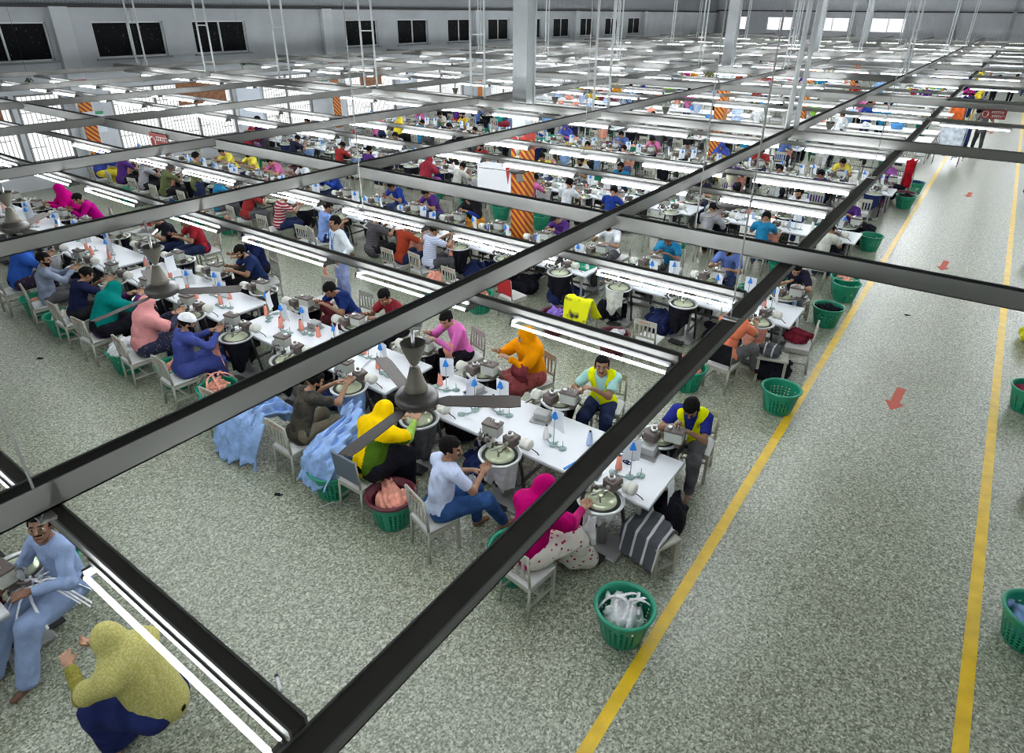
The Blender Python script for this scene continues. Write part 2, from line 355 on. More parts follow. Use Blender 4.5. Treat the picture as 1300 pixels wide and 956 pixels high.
# notice boards and sheets on the left wall
M_NOTE=M((.70,.76,.84),.5,0,0,'notice_paper')
for k,(y,z,w_,h_,lab) in enumerate(((11.15,1.9,.45,.6,'framed notice with green header on left wall beside the striped panel'),(17.3,1.9,1.1,1.6,'pale blue wall chart between the barred windows'),(21.2,2.3,.7,.6,'white notice board on wall beside the doorway'),(26.8,2.0,.9,1.3,'pale chart hung on the left wall in middle distance'))):
    r=empty('notice_board',(XL+.03,y,z),0,lab,'notice board','wall notices')
    MB().box((0,0,0),(.03,w_,h_)).build('board_panel',[M_NOTE],r); MB().box((.01,0,h_/2+.05),(.03,w_,.1)).build('board_header',[M((.05,.30,.14),.5,0,0,'green_header')],r)
# hanging flower pots on wires near the wall
for k,(x,y,z) in enumerate(((-25.2,9.1,3.35),(-24.9,12.6,3.3),(-24.6,16.4,3.5),(-24.6,20.4,3.45))):
    r=empty('hanging_pot',(x,y,z),0,'small white pot hanging on wire by left wall, %s from the left'%ORD[k+1],'hanging pot','hanging pots')
    MB().lathe([(.001,-.1),(.07,-.1),(.10,.1),(.085,.1),(.06,-.06)],12).build('pot',[M((.6,.62,.55),.5,0,0,'pot_white')],r)
    g=MB(); rs=random.Random(k)
    for i in range(14):
        a=rs.uniform(0,6.3); g.path([(0,0,.08),(.07*cos(a),.07*sin(a),.18+rs.uniform(-.03,.06)),(.14*cos(a),.14*sin(a),.12)],.008,4)
    g.build('leaves',[M((.04,.09,.03),.6,0,0,'leaf')],r); MB().tube((0,0,.1),(0,0,9.0-z),.004,n=4).build('cord',[M_DARK],r)
# ================================================================== OVERHEAD GRID
HB=3.85
YB=[('B',-2.83),('G',-6.5),('H',-9.6),('I',-13.0),('J',-16.4),('K',-20.0),('L',-24.0)]
XS=[5.72,12.15,18.9,25.5,32.1,38.7,45.3,51.9,58.5,65.1]
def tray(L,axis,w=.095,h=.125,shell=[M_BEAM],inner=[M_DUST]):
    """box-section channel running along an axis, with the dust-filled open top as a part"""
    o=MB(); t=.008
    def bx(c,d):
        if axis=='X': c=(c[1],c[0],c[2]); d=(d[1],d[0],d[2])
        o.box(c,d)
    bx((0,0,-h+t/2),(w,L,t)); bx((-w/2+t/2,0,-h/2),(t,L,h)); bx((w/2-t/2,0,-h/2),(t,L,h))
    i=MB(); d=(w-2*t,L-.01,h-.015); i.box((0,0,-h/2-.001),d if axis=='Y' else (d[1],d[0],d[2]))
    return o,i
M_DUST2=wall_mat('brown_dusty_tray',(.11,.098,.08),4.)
def put_tray(L,axis,loc,label,group,w=.095,h=.125,dm=None):
    o,i=tray(L,axis,w,h); r=empty('cable_tray',loc,0,label,'overhead beam',group)
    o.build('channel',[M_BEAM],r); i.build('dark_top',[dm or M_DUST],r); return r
names=['big grey channel beam crossing the whole picture over the front fan','second long beam left of the big one, passing in front of the column','third long beam from the right crossing above the left rows','fourth long beam running towards the far corner','fifth long beam, thin at upper left','sixth long beam near the left wall','long beam closest to the left wall']
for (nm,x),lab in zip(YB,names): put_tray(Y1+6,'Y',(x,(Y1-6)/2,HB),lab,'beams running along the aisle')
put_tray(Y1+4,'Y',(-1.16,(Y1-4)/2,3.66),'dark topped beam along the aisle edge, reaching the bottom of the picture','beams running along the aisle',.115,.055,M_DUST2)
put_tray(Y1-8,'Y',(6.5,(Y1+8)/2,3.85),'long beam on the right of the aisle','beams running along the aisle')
for k,y in enumerate(XS):
    put_tray(40.6,'X',(-5.6,y,HB-.03),'cross beam spanning the aisle, %s from the camera'%ORD[k+1],'cross beams over the aisle',.10,.14)
# light rows
LROWS=[.61,3.51,4.77,7.8,9.05,11.8,13.4,16.4,17.95]
for k in range(12):
    for d_ in (-.7,.7): LROWS.append(21.6+4.34*k+d_)
LROWS=[y for y in LROWS if y>0 and y<Y1-2]
for k,y in enumerate(LROWS):
    x0,x1=-24.6,-1.215
    if k%2==1 and k>=7: x1=6.4
    put_tray(x1-x0,'X',((x0+x1)/2,y+.018,3.70),'grey light carrying beam, %s row from the camera'%ORD[k+1],'light carrying beams',.066,.065,M_DUST2)
def fixture_proto():
    r=empty('light_fixture',(0,0,-50),0,'x','light','twin tube lights')
    MB().box((0,0,.045),(1.22,.045,.035)).box((-.6,0,.012),(.015,.11,.04)).box((.6,0,.012),(.015,.11,.04)).build('housing',[M_HOUS],r)
    for y in (-.052,.052): MB().tube((-.59,y,-.002),(.59,y,-.002),.010,n=6,mi=0).tube((-.61,y,-.002),(-.59,y,-.002),.014,n=6,mi=1).tube((.59,y,-.002),(.61,y,-.002),.014,n=6,mi=1).build('tube',[M_TUBE,M_HOUS],r)
    return r
FX=fixture_proto(); fixture_used=False
rs=random.Random(3); far=MB(); nfx=0
for k,y in enumerate(LROWS):
    n=14 if k>1 else 7
    xs_=[-1.86-1.61*j-(.22 if k==0 and j else 0) for j in range(n)]
    for j,x in enumerate(xs_):
        if rs.random()<(.08 if k<8 else .14): continue
        if nfx<272:
            dup(FX,(x,y,3.585),0,'twin tube light number %s from the aisle on the %s lamp row'%(ORD[j+1],ORD[k+1]),'twin tube lights over the tables'); nfx+=1
        else:
            far.box((x,y,3.6),(1.22,.1,.05),1).tube((-.59+x,y-.06,3.58),(.59+x,y-.06,3.58),.0105,n=4,mi=0).tube((-.59+x,y+.06,3.58),(.59+x,y+.06,3.58),.0105,n=4,mi=0)
    if k%2==1 and k>=7:
        for j,x in enumerate((-.35,1.5,3.1,4.7)):
            far.box((x,y,3.6),(1.22,.1,.05),1).tube((-.59+x,y-.06,3.58),(.59+x,y-.06,3.58),.0105,n=4,mi=0).tube((-.59+x,y+.06,3.58),(.59+x,y+.06,3.58),.0105,n=4,mi=0)
tag(far.build('distant_lights',[M_TUBE,M_HOUS]),'distant rows of glowing tube lights merging towards the far wall','lights',kind='stuff')
# the rest of the hall's lamps: right of the aisle and behind the camera
k2=0
for y in (-5.5,-1.0,3.4,7.6,11.6,15.7,19.8,24,28,32):
    for x in (2.6,4.3,7.4,10.8):
        k2+=1; dup(FX,(x,y,3.585),0,'twin tube light right of the aisle, %s along from the near wall'%ORD[k2] if k2<40 else 'twin tube light right of the aisle, last one from near wall','twin tube lights right of the aisle')
for y in (-3.2,-1.6):
    for q,x in enumerate((-3,-6,-9,-13,-17,-21)): dup(FX,(x,y,3.585),0,'twin tube light behind the camera, %s from the aisle on the %s row'%(ORD[q+1],'rear' if y<-2 else 'front'),'twin tube lights behind the camera')
for c in kids(FX): bpy.data.objects.remove(c)
bpy.data.objects.remove(FX)
# hangers on every second cross beam
mbh=MB()
def hanger(x,y,lab,lean=0,w=.12,r=.022,rung=True):
    b=MB(); b.box((-w/2,0,2.55),(2*r,2*r,5.1)); b.box((w/2,0,2.55),(2*r,2*r,5.1))
    if rung:
        for z in (.3,1.3,2.3,3.3,4.4): b.box((0,0,z),(w,r,.03))
    o=b.build('beam_hanger',[M_COLUMN],loc=(x,y,HB-.02),rz=YAW); tag(o,lab,'beam hanger','steel beam hangers')
hl=['over the aisle side beam','beside the tall column','left of the tall column','between the dark windows and column','in front of the third dark window','in front of the second dark window','nearest the left wall']
for (nm,x),l_ in zip(YB,hl): hanger(x,12.15,'pale twin bar hanger on the crossing beams '+l_,w=.15 if x>-3 else .3,r=.032 if x>-3 else .022)
for kk,yy in enumerate((25.5,38.7,51.9)):
    for q,(nm,x) in enumerate(YB[:6]): hanger(x,yy,'thin pale roof hanger, %s from the aisle in the %s hanger line'%(ORD[q+1],ORD[kk+2]))
    hanger(3.,yy,'thin pale roof hanger right of the aisle in the %s hanger line'%ORD[kk+2])
# thin rods tying the low beams to the roof
for k,(x,y,z) in enumerate(((-2.79,.58,3.71),(-1.14,4.22,3.71),(-2.0,5.72,3.8),(-1.14,9.6,3.71),(-4.6,8.2,3.8),(-5.2,4.6,3.7))):
    b=MB(); L=5.2; b.tube((0,0,0),(0,0,L),.006,n=6); b.box((0,0,.0),(.10,.06,.012)); b.path([(0,0,.01),(.05,-.03,.02),(.08,.02,.01)],.004,4); b.path([(0,0,.01),(-.06,-.02,.03),(-.08,.03,.05)],.004,4)
    o=b.build('support_rod',[M((.40,.40,.38),.5,.1,0,'wire_grey')],loc=(x,y,z)); tag(o,['thin grey rod tied to the bottom left beam','thin rod tied onto the aisle edge beam above the coral shirt','thin rod dropping to the first cross beam','thin rod tied to the aisle beam above the teal shirt','thin rod between two lamp rows in the centre','thin rod above the standing man'][k],'support rod','thin support rods')
# ceiling fans
def fan(x,y,z,rot,lab):
    r=empty('ceiling_fan',(x,y,z),rot,lab,'ceiling fan','ceiling fans')
    MB().lathe([(.001,.085),(.07,.085),(.135,.06),(.155,.03),(.155,.0),(.13,-.035),(.06,-.055),(.001,-.058)],32).build('motor',[M((.05,.045,.042),.45,.0,0,'fan_motor')],r)
    mb_=M((.17,.16,.13),.6,0,0,'fan_cream',.2)
    MB().lathe([(.001,.26),(.035,.26),(.05,.2),(.075,.12),(.085,.085),(.001,.085)],24).build('lower_cup',[mb_],r)
    MB().lathe([(.012,.27),(.03,.29),(.07,.38),(.09,.45),(.082,.45),(.03,.42),(.012,.42)],24).build('upper_cup',[mb_],r)
    MB().tube((0,0,.08),(0,0,HB-z-.02),.013,n=10).box((0,0,HB-z-.13),(.14,.14,.02)).build('down_rod',[M_STEEL],r)
    for k in range(3):
        a=2*pi*k/3; b=MB(); vs=[]
        for i in range(9):
            t=i/8; d=.14+.60*t; wd=(.022 if t<.12 else .05+.015*t); 
            if i==8: wd*=.8
            for s in (-1,1):
                for zz in (-.003,.003): vs.append((d,s*wd,zz-.015+s*wd*.18))
        fs=[]
        for i in range(8):
            o=i*4; fs+=[(o,o+2,o+6,o+4),(o+1,o+5,o+7,o+3),(o,o+4,o+5,o+1),(o+2,o+3,o+7,o+6)]
        fs+=[(0,1,3,2),(32,34,35,33)]
        bb=b.add([(x_*cos(a)-y_*sin(a),x_*sin(a)+y_*cos(a),z_) for x_,y_,z_ in vs],fs).build('blade',[M((.05,.042,.038),.6,.0,0,'fan_blade',.2)],r)
    return r
FANL=[(0,0,'large ceiling fan in front, hanging from the big beam over the yellow scarf'),(1,0,'ceiling fan hanging over the left front row between teal scarf and white cap'),(2,0,'ceiling fan at the left edge above the blue scarf'),
 (0,1,'ceiling fan over third row near the aisle edge'),(1,1,'ceiling fan just left of the striped column'),(2,1,'ceiling fan above the tables left of the middle fan'),(3,1,'small ceiling fan near the left barred windows'),(0,2,'distant ceiling fan under the big beam beyond the second cross beam'),(1,2,'distant ceiling fan right of the tall column'),(2,2,'distant ceiling fan left of the tall column'),(3,2,'distant ceiling fan before the left wall chart')]
for i,j,l_ in FANL:
    x=YB[i][1]+(.09 if j==0 and i==1 else 0); x=-6.2 if (i,j)==(1,0) else x
    fan(x,[2.83,9.3,15.4][j],3.13,[[.62,.75,.2,.1][i],.5+.7*i,.9*i][j],l_)
# red hearing protection signs
M_SIGN=M((.28,.03,.025),.5,0,0,'sign_red'); M_SIGNW=M((.78,.74,.72),.5,0,0,'sign_white')
def sign(x,y,z,lab,w_=.64,h_=.26):
    r=empty('hanging_sign',(x,y,z),0,lab,'sign','red hanging signs')
    MB().box((0,0,0),(w_,.015,h_)).build('sign_board',[M_SIGN],r); b=MB(); Y=-.011
    s=h_/.26
    for a0,a1,rr in ((.2,pi-.2,.075),):
        pts=[(-w_*.33+rr*s*cos(a0+(a1-a0)*i/10),Y,.0+rr*s*sin(a0+(a1-a0)*i/10)) for i in range(11)]; b.path(pts,.010*s,5)
    b.path([(-w_*.33-.075*s,Y,.01),(-w_*.33-.06*s,Y,-.05*s),(-w_*.33-.03*s,Y,-.085*s),(-w_*.33+.03*s,Y,-.085*s),(-w_*.33+.06*s,Y,-.05*s),(-w_*.33+.075*s,Y,.01)],.006*s,5)
    for q in (-1,1): b.box((-w_*.33+q*.066*s,Y,-.015*s),(.03*s,.01,.055*s))
    for q in (-1,1): b.tube((q*w_*.4,0,h_/2),(q*w_*.4,0,h_/2+.05),.005,n=4)
    for zz,n_,x0 in ((.055,6,-.06),(-.055,5,-.03)):
        b.box((x0*s+.15*s,Y,(zz+.03)*s),(.30*s,.006,.009*s))
        for i in range(n_):
            xx=(x0+.02+i*.052)*s; b.box((xx,Y,zz*s),(.008*s,.006,.055*s)); b.path([(xx,Y,(zz+.01)*s),(xx-.018*s,Y,(zz-.01)*s),(xx-.004*s,Y,(zz-.022)*s)],.0045*s,4)
    b.build('white_lettering',[M_SIGNW],r)
sign(-.12,18.82,3.60,'red sign with white headset symbol hanging over the aisle',.47,.20)
sign(-11.15,5.64,3.60,'red sign with white headset symbol hanging at upper left',.55,.3)
# ================================================================== SHAPE TOOLS: signed distance bodies
def nets(f,org,h):
    """surface net of a sampled distance field: vertices and quads"""
    ins=f<0
    nx,ny,nz=f.shape
    c=[ins[i:nx-1+i,j:ny-1+j,k:nz-1+k] for i in(0,1) for j in(0,1) for k in(0,1)]
    s=sum(x.astype(np.int8) for x in c); act=(s>0)&(s<8)
    idx=-np.ones(act.shape,np.int64); I=np.argwhere(act); idx[act]=np.arange(len(I))
    if len(I)==0: return np.zeros((0,3)),np.zeros((0,4),int)
    acc=np.zeros((len(I),3)); cnt=np.zeros(len(I))
    cor=[(i,j,k) for i in(0,1) for j in(0,1) for k in(0,1)]
    for a in range(8):
        for b in range(a+1,8):
            A,B=cor[a],cor[b]
            if sum(abs(p-q) for p,q in zip(A,B))!=1: continue
            fa=f[I[:,0]+A[0],I[:,1]+A[1],I[:,2]+A[2]]; fb=f[I[:,0]+B[0],I[:,1]+B[1],I[:,2]+B[2]]
            m_=(fa<0)!=(fb<0); t=np.where(m_,fa/np.where(m_,fa-fb,1),0)
            p=np.array(A)[None]+t[:,None]*(np.array(B)-np.array(A))[None]
            acc+=p*m_[:,None]; cnt+=m_
    V=(I+acc/cnt[:,None])*h+np.array(org)
    Q=[]
    for ax in range(3):
        sl0=[slice(None)]*3; sl1=[slice(None)]*3; sl0[ax]=slice(0,-1); sl1[ax]=slice(1,None)
        d=ins[tuple(sl0)]!=ins[tuple(sl1)]; E_=np.argwhere(d)
        u,v=(ax+1)%3,(ax+2)%3
        ok=(E_[:,u]>0)&(E_[:,v]>0)&(E_[:,u]<f.shape[u]-1)&(E_[:,v]<f.shape[v]-1); E_=E_[ok]
        flip=ins[E_[:,0],E_[:,1],E_[:,2]]
        def g(du,dv):
            X=E_.copy(); X[:,u]-=du; X[:,v]-=dv; return idx[X[:,0],X[:,1],X[:,2]]
        q=np.stack([g(0,0),g(1,0),g(1,1),g(0,1)],1)
        q[~flip]=q[~flip][:,::-1]; Q.append(q)
    Q=np.concatenate(Q); Q=Q[(Q>=0).all(1)]
    return V,Q
def grid(lo,hi,h):
    ax=[np.arange(a-h*2,b+h*2.5,h,dtype=np.float32) for a,b in zip(lo,hi)]
    return np.meshgrid(*ax,indexing='ij'),(lo[0]-2*h,lo[1]-2*h,lo[2]-2*h)
def d_rc(P,a,b,ra,rb):
    X,Y,Z=P; ab=[b[i]-a[i] for i in range(3)]; L=sum(v*v for v in ab)+1e-9
    t=np.clip(((X-a[0])*ab[0]+(Y-a[1])*ab[1]+(Z-a[2])*ab[2])/L,0,1)
    return np.sqrt((X-a[0]-t*ab[0])**2+(Y-a[1]-t*ab[1])**2+(Z-a[2]-t*ab[2])**2)-(ra+t*(rb-ra))
def d_el(P,c,r):
    X,Y,Z=P; q=np.sqrt(((X-c[0])/r[0])**2+((Y-c[1])/r[1])**2+((Z-c[2])/r[2])**2); return (q-1)*min(r)
def smin(a,b,k):
    h=np.clip(.5+.5*(b-a)/k,0,1); return b*(1-h)+a*h-k*h*(1-h)
def union(P,prims,k):
    d=None
    for p in prims:
        e=d_rc(P,*p[1:]) if p[0]=='c' else d_el(P,*p[1:])
        d=e if d is None else smin(d,e,k)
    return d
def bounds(prims,pad=.03):
    lo=[1e9]*3; hi=[-1e9]*3
    for p in prims:
        pts=[(p[1],p[3]),(p[2],p[4])] if p[0]=='c' else [(p[1],None)]
        for c,r in pts:
            rr=p[2] if r is None else (r,)*3
            for i in range(3): lo[i]=min(lo[i],c[i]-rr[i]-pad); hi[i]=max(hi[i],c[i]+rr[i]+pad)
    return lo,hi
def fold(P,amp,f,seed=0):
    X,Y,Z=P; r=random.Random(seed); d=0
    for i in range(4):
        a,b,c,ph=r.uniform(-1,1),r.uniform(-1,1),r.uniform(-1,1),r.uniform(0,6); fr=f*(1+.5*i)
        d=d+np.sin(fr*(a*X+b*Y+c*Z)+ph+1.5*np.sin(fr*.6*(b*X+c*Y+a*Z)))/(1+.6*i)
    return d*amp*.5
def sdf_mesh(name,prims,k,h,mats,foldamp=0,foldf=28,seed=0,sub=None,matfn=None,xf=None):
    lo,hi=bounds(prims); P,org=grid(lo,hi,h); d=union(P,prims,k)
    if foldamp: d=d+fold(P,foldamp,foldf,seed)
    if sub is not None: d=np.maximum(d,-sub(P))
    V,Q=nets(d,org,h)
    if xf is not None: V=V@np.array(xf[0]).T+np.array(xf[1])
    return V,Q
def mesh_from(name,parts,mats):
    """parts: list of (V,Q,material indices or int)"""
    me=bpy.data.meshes.new(name); vs=[]; fs=[]; mi=[]; o=0
    for V,Q,m_ in parts:
        vs.append(V); fs.append(Q+o); o+=len(V); mi.append(np.full(len(Q),m_,np.int32) if isinstance(m_,int) else m_)
    V=np.concatenate(vs); Q=np.concatenate(fs); mi=np.concatenate(mi)
    me.vertices.add(len(V)); me.vertices.foreach_set('co',V.astype(np.float32).ravel())
    me.loops.add(len(Q)*4); me.loops.foreach_set('vertex_index',Q.astype(np.int32).ravel())
    me.polygons.add(len(Q)); me.polygons.foreach_set('loop_start',np.arange(0,len(Q)*4,4,dtype=np.int32)); me.polygons.foreach_set('loop_total',np.full(len(Q),4,np.int32))
    for m_ in mats: me.materials.append(m_)
    me.polygons.foreach_set('material_index',mi); me.polygons.foreach_set('use_smooth',np.ones(len(Q),bool)); me.update(); me.validate(); return me
def creases(P,amp,f,seed=0):
    """rounded folds with sharp valleys, running mostly one way"""
    X,Y,Z=P; r=random.Random(seed+99); a,b,c=r.uniform(-1,1),r.uniform(-1,1),r.uniform(-.25,.25); n_=math.sqrt(a*a+b*b+c*c); a,b,c=a/n_,b/n_,c/n_
    w=.9*np.sin(f*.16*(X+.9*Z)+r.uniform(0,6))+.9*np.sin(f*.16*(Y-.8*Z)+r.uniform(0,6))+.45*np.sin(f*.3*(b*X-a*Y+Z))
    u=f*.5*(a*X+b*Y+c*Z)+w; v=f*.8*(b*X-a*Y+.5*Z)+w*.7
    return amp*(.55-np.abs(np.sin(u)))+amp*.22*(.5-np.abs(np.sin(v)))
# ------------------------------------------------------------------ people
def rotm(yaw,pitch,roll=0):
    return np.array(Matrix.Rotation(yaw,3,'Z')@Matrix.Rotation(pitch,3,'X')@Matrix.Rotation(roll,3,'Y'))
def hand_prims(side,curl):
    """hand in its own frame: wrist at 0, fingers along +Y, palm facing -Z, thumb on the inner side"""
    s=side; pr=[('c',(0,-.02,0),(0,.03,0),.024,.026),('c',(-.02,.03,0),(-.024,.082,0),.016,.014),('c',(.02,.03,0),(.024,.082,0),.016,.014),('c',(0,.03,0),(0,.085,0),.018,.014)]
    for i,(x,L) in enumerate(((-.031,.062),(-.011,.075),(.010,.08),(.030,.07))):
        x*=-s if False else 1; c=curl*(1+.15*((i*7)%3)); p=np.array([x,.083,0.]); a=c*.4
        for j,l in enumerate((.45,.32,.23)):
            q=p+np.array([x*.05,cos(a)*L*l,-sin(a)*L*l]); pr.append(('c',tuple(p),tuple(q),.0095-.001*j,.0088-.001*j)); p=q; a+=c
    tx=.034*s
    pr+= [('c',(tx*.6,.02,-.002),(tx*1.5,.052,-.014),.015,.0115),('c',(tx*1.5,.052,-.014),(tx*1.25,.085,-.034),.0112,.0095)]
    return pr
def ik(S,Hn,l1,l2,pole):
    S=np.array(S,float);Hn=np.array(Hn,float);d=Hn-S;L=np.linalg.norm(d);
    if L>l1+l2-.01: Hn=S+d/L*(l1+l2-.01); d=Hn-S; L=l1+l2-.01
    a=(l1*l1-l2*l2+L*L)/(2*L); hgt=math.sqrt(max(1e-4,l1*l1-a*a)); u=d/L; p=np.array(pole,float); p=p-u*(p@u); p/=np.linalg.norm(p)
    return S+u*a+p*hgt,Hn
class Pose: pass
def skeleton(o):
    K=Pose(); lean=radians(o.get('lean',18)); sit=o.get('sit',True); sc=1
    hz=.53 if sit else .90
    K.hip=np.array([0,0,hz]); up=np.array([sin(radians(o.get('side',0))),sin(lean),cos(lean)]); up/=np.linalg.norm(up)
    K.up=up; K.belly=K.hip+up*.16; K.chest=K.hip+up*.34+np.array([0,-.01,0]); K.neck=K.hip+up*.48
    tw=radians(o.get('twist',0)); sx=np.array([cos(tw),sin(tw),0])
    K.sh=[K.hip+up*.44-sx*.165,K.hip+up*.44+sx*.165]
    nl=radians(o.get('neck',20))
    K.hc=K.neck+np.array([sin(radians(o.get('side',0)))*.1,sin(lean+nl)*.15,cos(lean+nl)*.15])
    K.hR=rotm(radians(o.get('turn',0)),-radians(o.get('nod',30)),radians(o.get('tilt',0)))
    hands=[(a,b,(c*.93 if sit else c)) for a,b,c in o.get('hands',((-.12,.50,.93),(.12,.50,.93)))]
    K.el=[];K.ha=[]
    for i in (0,1):
        e,h=ik(K.sh[i],hands[i],.27,.245,(-.7 if i==0 else .7,-.25,-.8)); K.el.append(e);K.ha.append(h)
    K.hj=[np.array([-.085,0,hz-.02]),np.array([.085,0,hz-.02])]
    if sit:
        kn=o.get('knees',((-.14,.42,.50),(.14,.42,.50))); ft=o.get('feet',((-.13,.42,.08),(.13,.44,.08)))
    else:
        kn=o.get('knees',((-.10,.03,.49),(.10,.03,.49))); ft=o.get('feet',((-.11,0,.08),(.11,.02,.08)))
    K.kn=[np.array(k) for k in kn]; K.ft=[np.array(k) for k in ft]
    K.fd=radians(o.get('footdir',0)); return K
def build_person(o,name='person',hv=.016,hh=.007,hand=.0065):
    """one figure: continuous skin body, with clothing and hair as children"""
    K=skeleton(o); T=tuple; skin=o.get('skin',M_SKIN)
    pr=[('c',T(K.hip+[-.05,0,0]),T(K.hip+[.05,0,0]),.10,.10),('c',T(K.hip),T(K.belly),.10,.095),('c',T(K.belly),T(K.chest),.095,.105),
        ('c',T(K.sh[0]*.75+K.sh[1]*.25),T(K.sh[1]*.75+K.sh[0]*.25),.07,.07),('c',T(K.neck-K.up*.04),T(K.hc-[0,.01,.03]),.052,.048)]
    for i in (0,1):
        pr+=[('c',T(K.sh[i]),T(K.el[i]),.048,.038),('c',T(K.el[i]),T(K.ha[i]),.038,.025),
             ('c',T(K.hj[i]),T(K.kn[i]),.082,.056),('c',T(K.kn[i]),T(K.ft[i]),.052,.034)]
        f=K.ft[i]; fdv=np.array([sin(-K.fd),cos(-K.fd),0]); pr+=[('c',T(f-[0,0,.035]-fdv*.02),T(f-[0,0,.05]+fdv*.13),.036,.026)]
    V,Q=sdf_mesh('b',pr,.035,hv,None)
    parts=[(V,Q,0)]
    # hands
    for i in (0,1):
        d=K.ha[i]-K.el[i]; d/=np.linalg.norm(d); hd=o.get('handdir'); 
        y=d+np.array([0,0,-.15]); y/=np.linalg.norm(y); inn=np.array([1 if i==0 else -1,0,.35]); x=np.cross(y,np.cross(inn,y)) ; x/=np.linalg.norm(x)
        s=1 ; z=np.cross(x,y)
        if z[2]<0 and False: z=-z
        R=np.stack([x,y,z],1)
        if i==1: R=np.stack([x,y,-np.cross(x,y)*-1],1)
        pp=hand_prims(1,o.get('curl',.55)); V,Q=sdf_mesh('h',pp,.008,hand,None,xf=(R,K.ha[i])); 
        parts.append((V,Q,0))
    # head with a face
    jaw=1.0
    hp=[('e',(0,-.012,.025),(.074,.093,.092)),('e',(0,.022,-.052),(.052,.062,.062)),('c',(0,.086,.012),(0,.100,-.022),.009,.0145),
        ('e',(-.078,-.008,-.012),(.011,.018,.030)),('e',(.078,-.008,-.012),(.011,.018,.030)),('c',(-.035,.072,.026),(.035,.072,.026),.011,.011),
        ('e',(0,.078,-.058),(.024,.011,.008)),('e',(-.034,.056,-.018),(.024,.022,.022)),('e',(.034,.056,-.018),(.024,.022,.022)),('e',(0,.064,-.092),(.022,.02,.018))]
    lo,hi=bounds(hp); P,org=grid(lo,hi,hh); d=union(P,hp,.012)
    for s in (-1,1): d=np.maximum(d,-(d_el(P,(s*.031,.092,.006),(.019,.016,.011))))
    V,Q=nets(d,org,hh); c=V[Q].mean(1); mi=np.zeros(len(Q),np.int32)
    if o.get('beard'):
        mi[(c[:,2]<-.04+.25*np.abs(c[:,0]))&(c[:,1]>.0)&~((np.abs(c[:,0])<.02)&(c[:,2]>-.068)&(c[:,1]>.075))]=1
    if o.get('beard') or o.get('moustache'): mi[(np.abs(c[:,0])<.030)&(c[:,2]<-.036)&(c[:,2]>-.048)&(c[:,1]>.07)]=1
    mi[(np.abs(c[:,0])<.022)&(c[:,2]<-.051)&(c[:,2]>-.066)&(c[:,1]>.076)]=2
    mi[(np.abs(np.abs(c[:,0])-.032)<.019)&(np.abs(c[:,2]-.031)<.0055)&(c[:,1]>.06)]=1
    hm=K.hR*1.05; xf=lambda A:A@hm.T+K.hc
    parts.append((xf(V),Q,mi))
    for s in (-1,1):
        e,q=sdf_mesh('e',[('e',(s*.031,.072,.006),(.017,.010,.009))],.01,.0045,None); cc=e[q].mean(1); m2=np.full(len(q),3,np.int32); m2[np.abs(cc[:,0]-s*.031)<.0085]=4
        parts.append((xf(e),q,m2))
    root=empty(name,(0,0,0)); body=mk('body',mesh_from('body',parts,[skin,M_HAIR,M_LIP,M_EYEW,M_EYE]),root)
    # upper garment
    sl=o.get('sleeve','short'); tf=1.0
    L=.030
    sp=[('c',T(K.hip+[-.06,0,-.02]),T(K.hip+[.06,0,-.02]),.125,.125),('c',T(K.hip),T(K.belly),.125,.118),('c',T(K.belly),T(K.chest),.12,.128),
        ('c',T(K.sh[0]*.8+K.sh[1]*.2),T(K.sh[1]*.8+K.sh[0]*.2),.088,.088)]
    if o.get('sit',True) is False: sp.append(('c',T(K.hip+[0,0,0]),T(K.hip+[0,0,-.10]),.135,.14))
    for i in (0,1):
        e=K.el[i]; s_=K.sh[i]
        if sl=='short': e2=s_+(e-s_)*.72; sp.append(('c',T(s_),T(e2),.068,.060))
        elif sl=='none': sp.append(('c',T(s_),T(s_+(e-s_)*.1),.07,.07))
        else:
            sp+=[('c',T(s_),T(e),.066,.055),('c',T(e),T(e+(K.ha[i]-e)*.86),.053,.040)]
    upm=o.get('top'); 
    lo,hi=bounds(sp); P,org=grid(lo,hi,hv); d=union(P,sp,.03)+fold(P,.008,26,o.get('seed',1))+creases(P,.008,44,o.get('seed',1))
    nk=K.neck+np.array([0,.035,.045]); d=np.maximum(d,-(d_el(P,T(nk),(.062,.07,.055))))
    if sl=='short':
        for i in (0,1):
            e=K.el[i]; s_=K.sh[i]; u=(e-s_)/np.linalg.norm(e-s_); cut=s_+(e-s_)*.74; pl=(P[0]-cut[0])*u[0]+(P[1]-cut[1])*u[1]+(P[2]-cut[2])*u[2]
            near=np.sqrt((P[0]-e[0])**2+(P[1]-e[1])**2+(P[2]-e[2])**2)-.16
            d=np.maximum(d,-np.maximum(-pl,near))
    V,Q=nets(d,org,hv); mk(o.get('topname','shirt'),mesh_from('shirt',[(V,Q,0)],[upm]),root)
    if o.get('vest'):
        vp=[('c',T(K.hip+[-.05,0,.0]),T(K.hip+[.05,0,.0]),.135,.135),('c',T(K.hip),T(K.belly),.135,.13),('c',T(K.belly),T(K.chest),.13,.142),
            ('c',T(K.sh[0]*.8+K.sh[1]*.2),T(K.sh[1]*.8+K.sh[0]*.2),.098,.098)]
        lo,hi=bounds(vp); P,org=grid(lo,hi,hv); d=union(P,vp,.03)+fold(P,.008,20,3)
        d=np.maximum(d,-(d_rc(P,T(K.neck+[0,.09,.06]),T(K.belly+[0,.16,-.02]),.085,.02)))
        V,Q=nets(d,org,hv); mk('vest',mesh_from('vest',[(V,Q,0)],[o['vest']]),root)
    # lower garment
    bp=[]; bm=o.get('bottom',M_DARK)
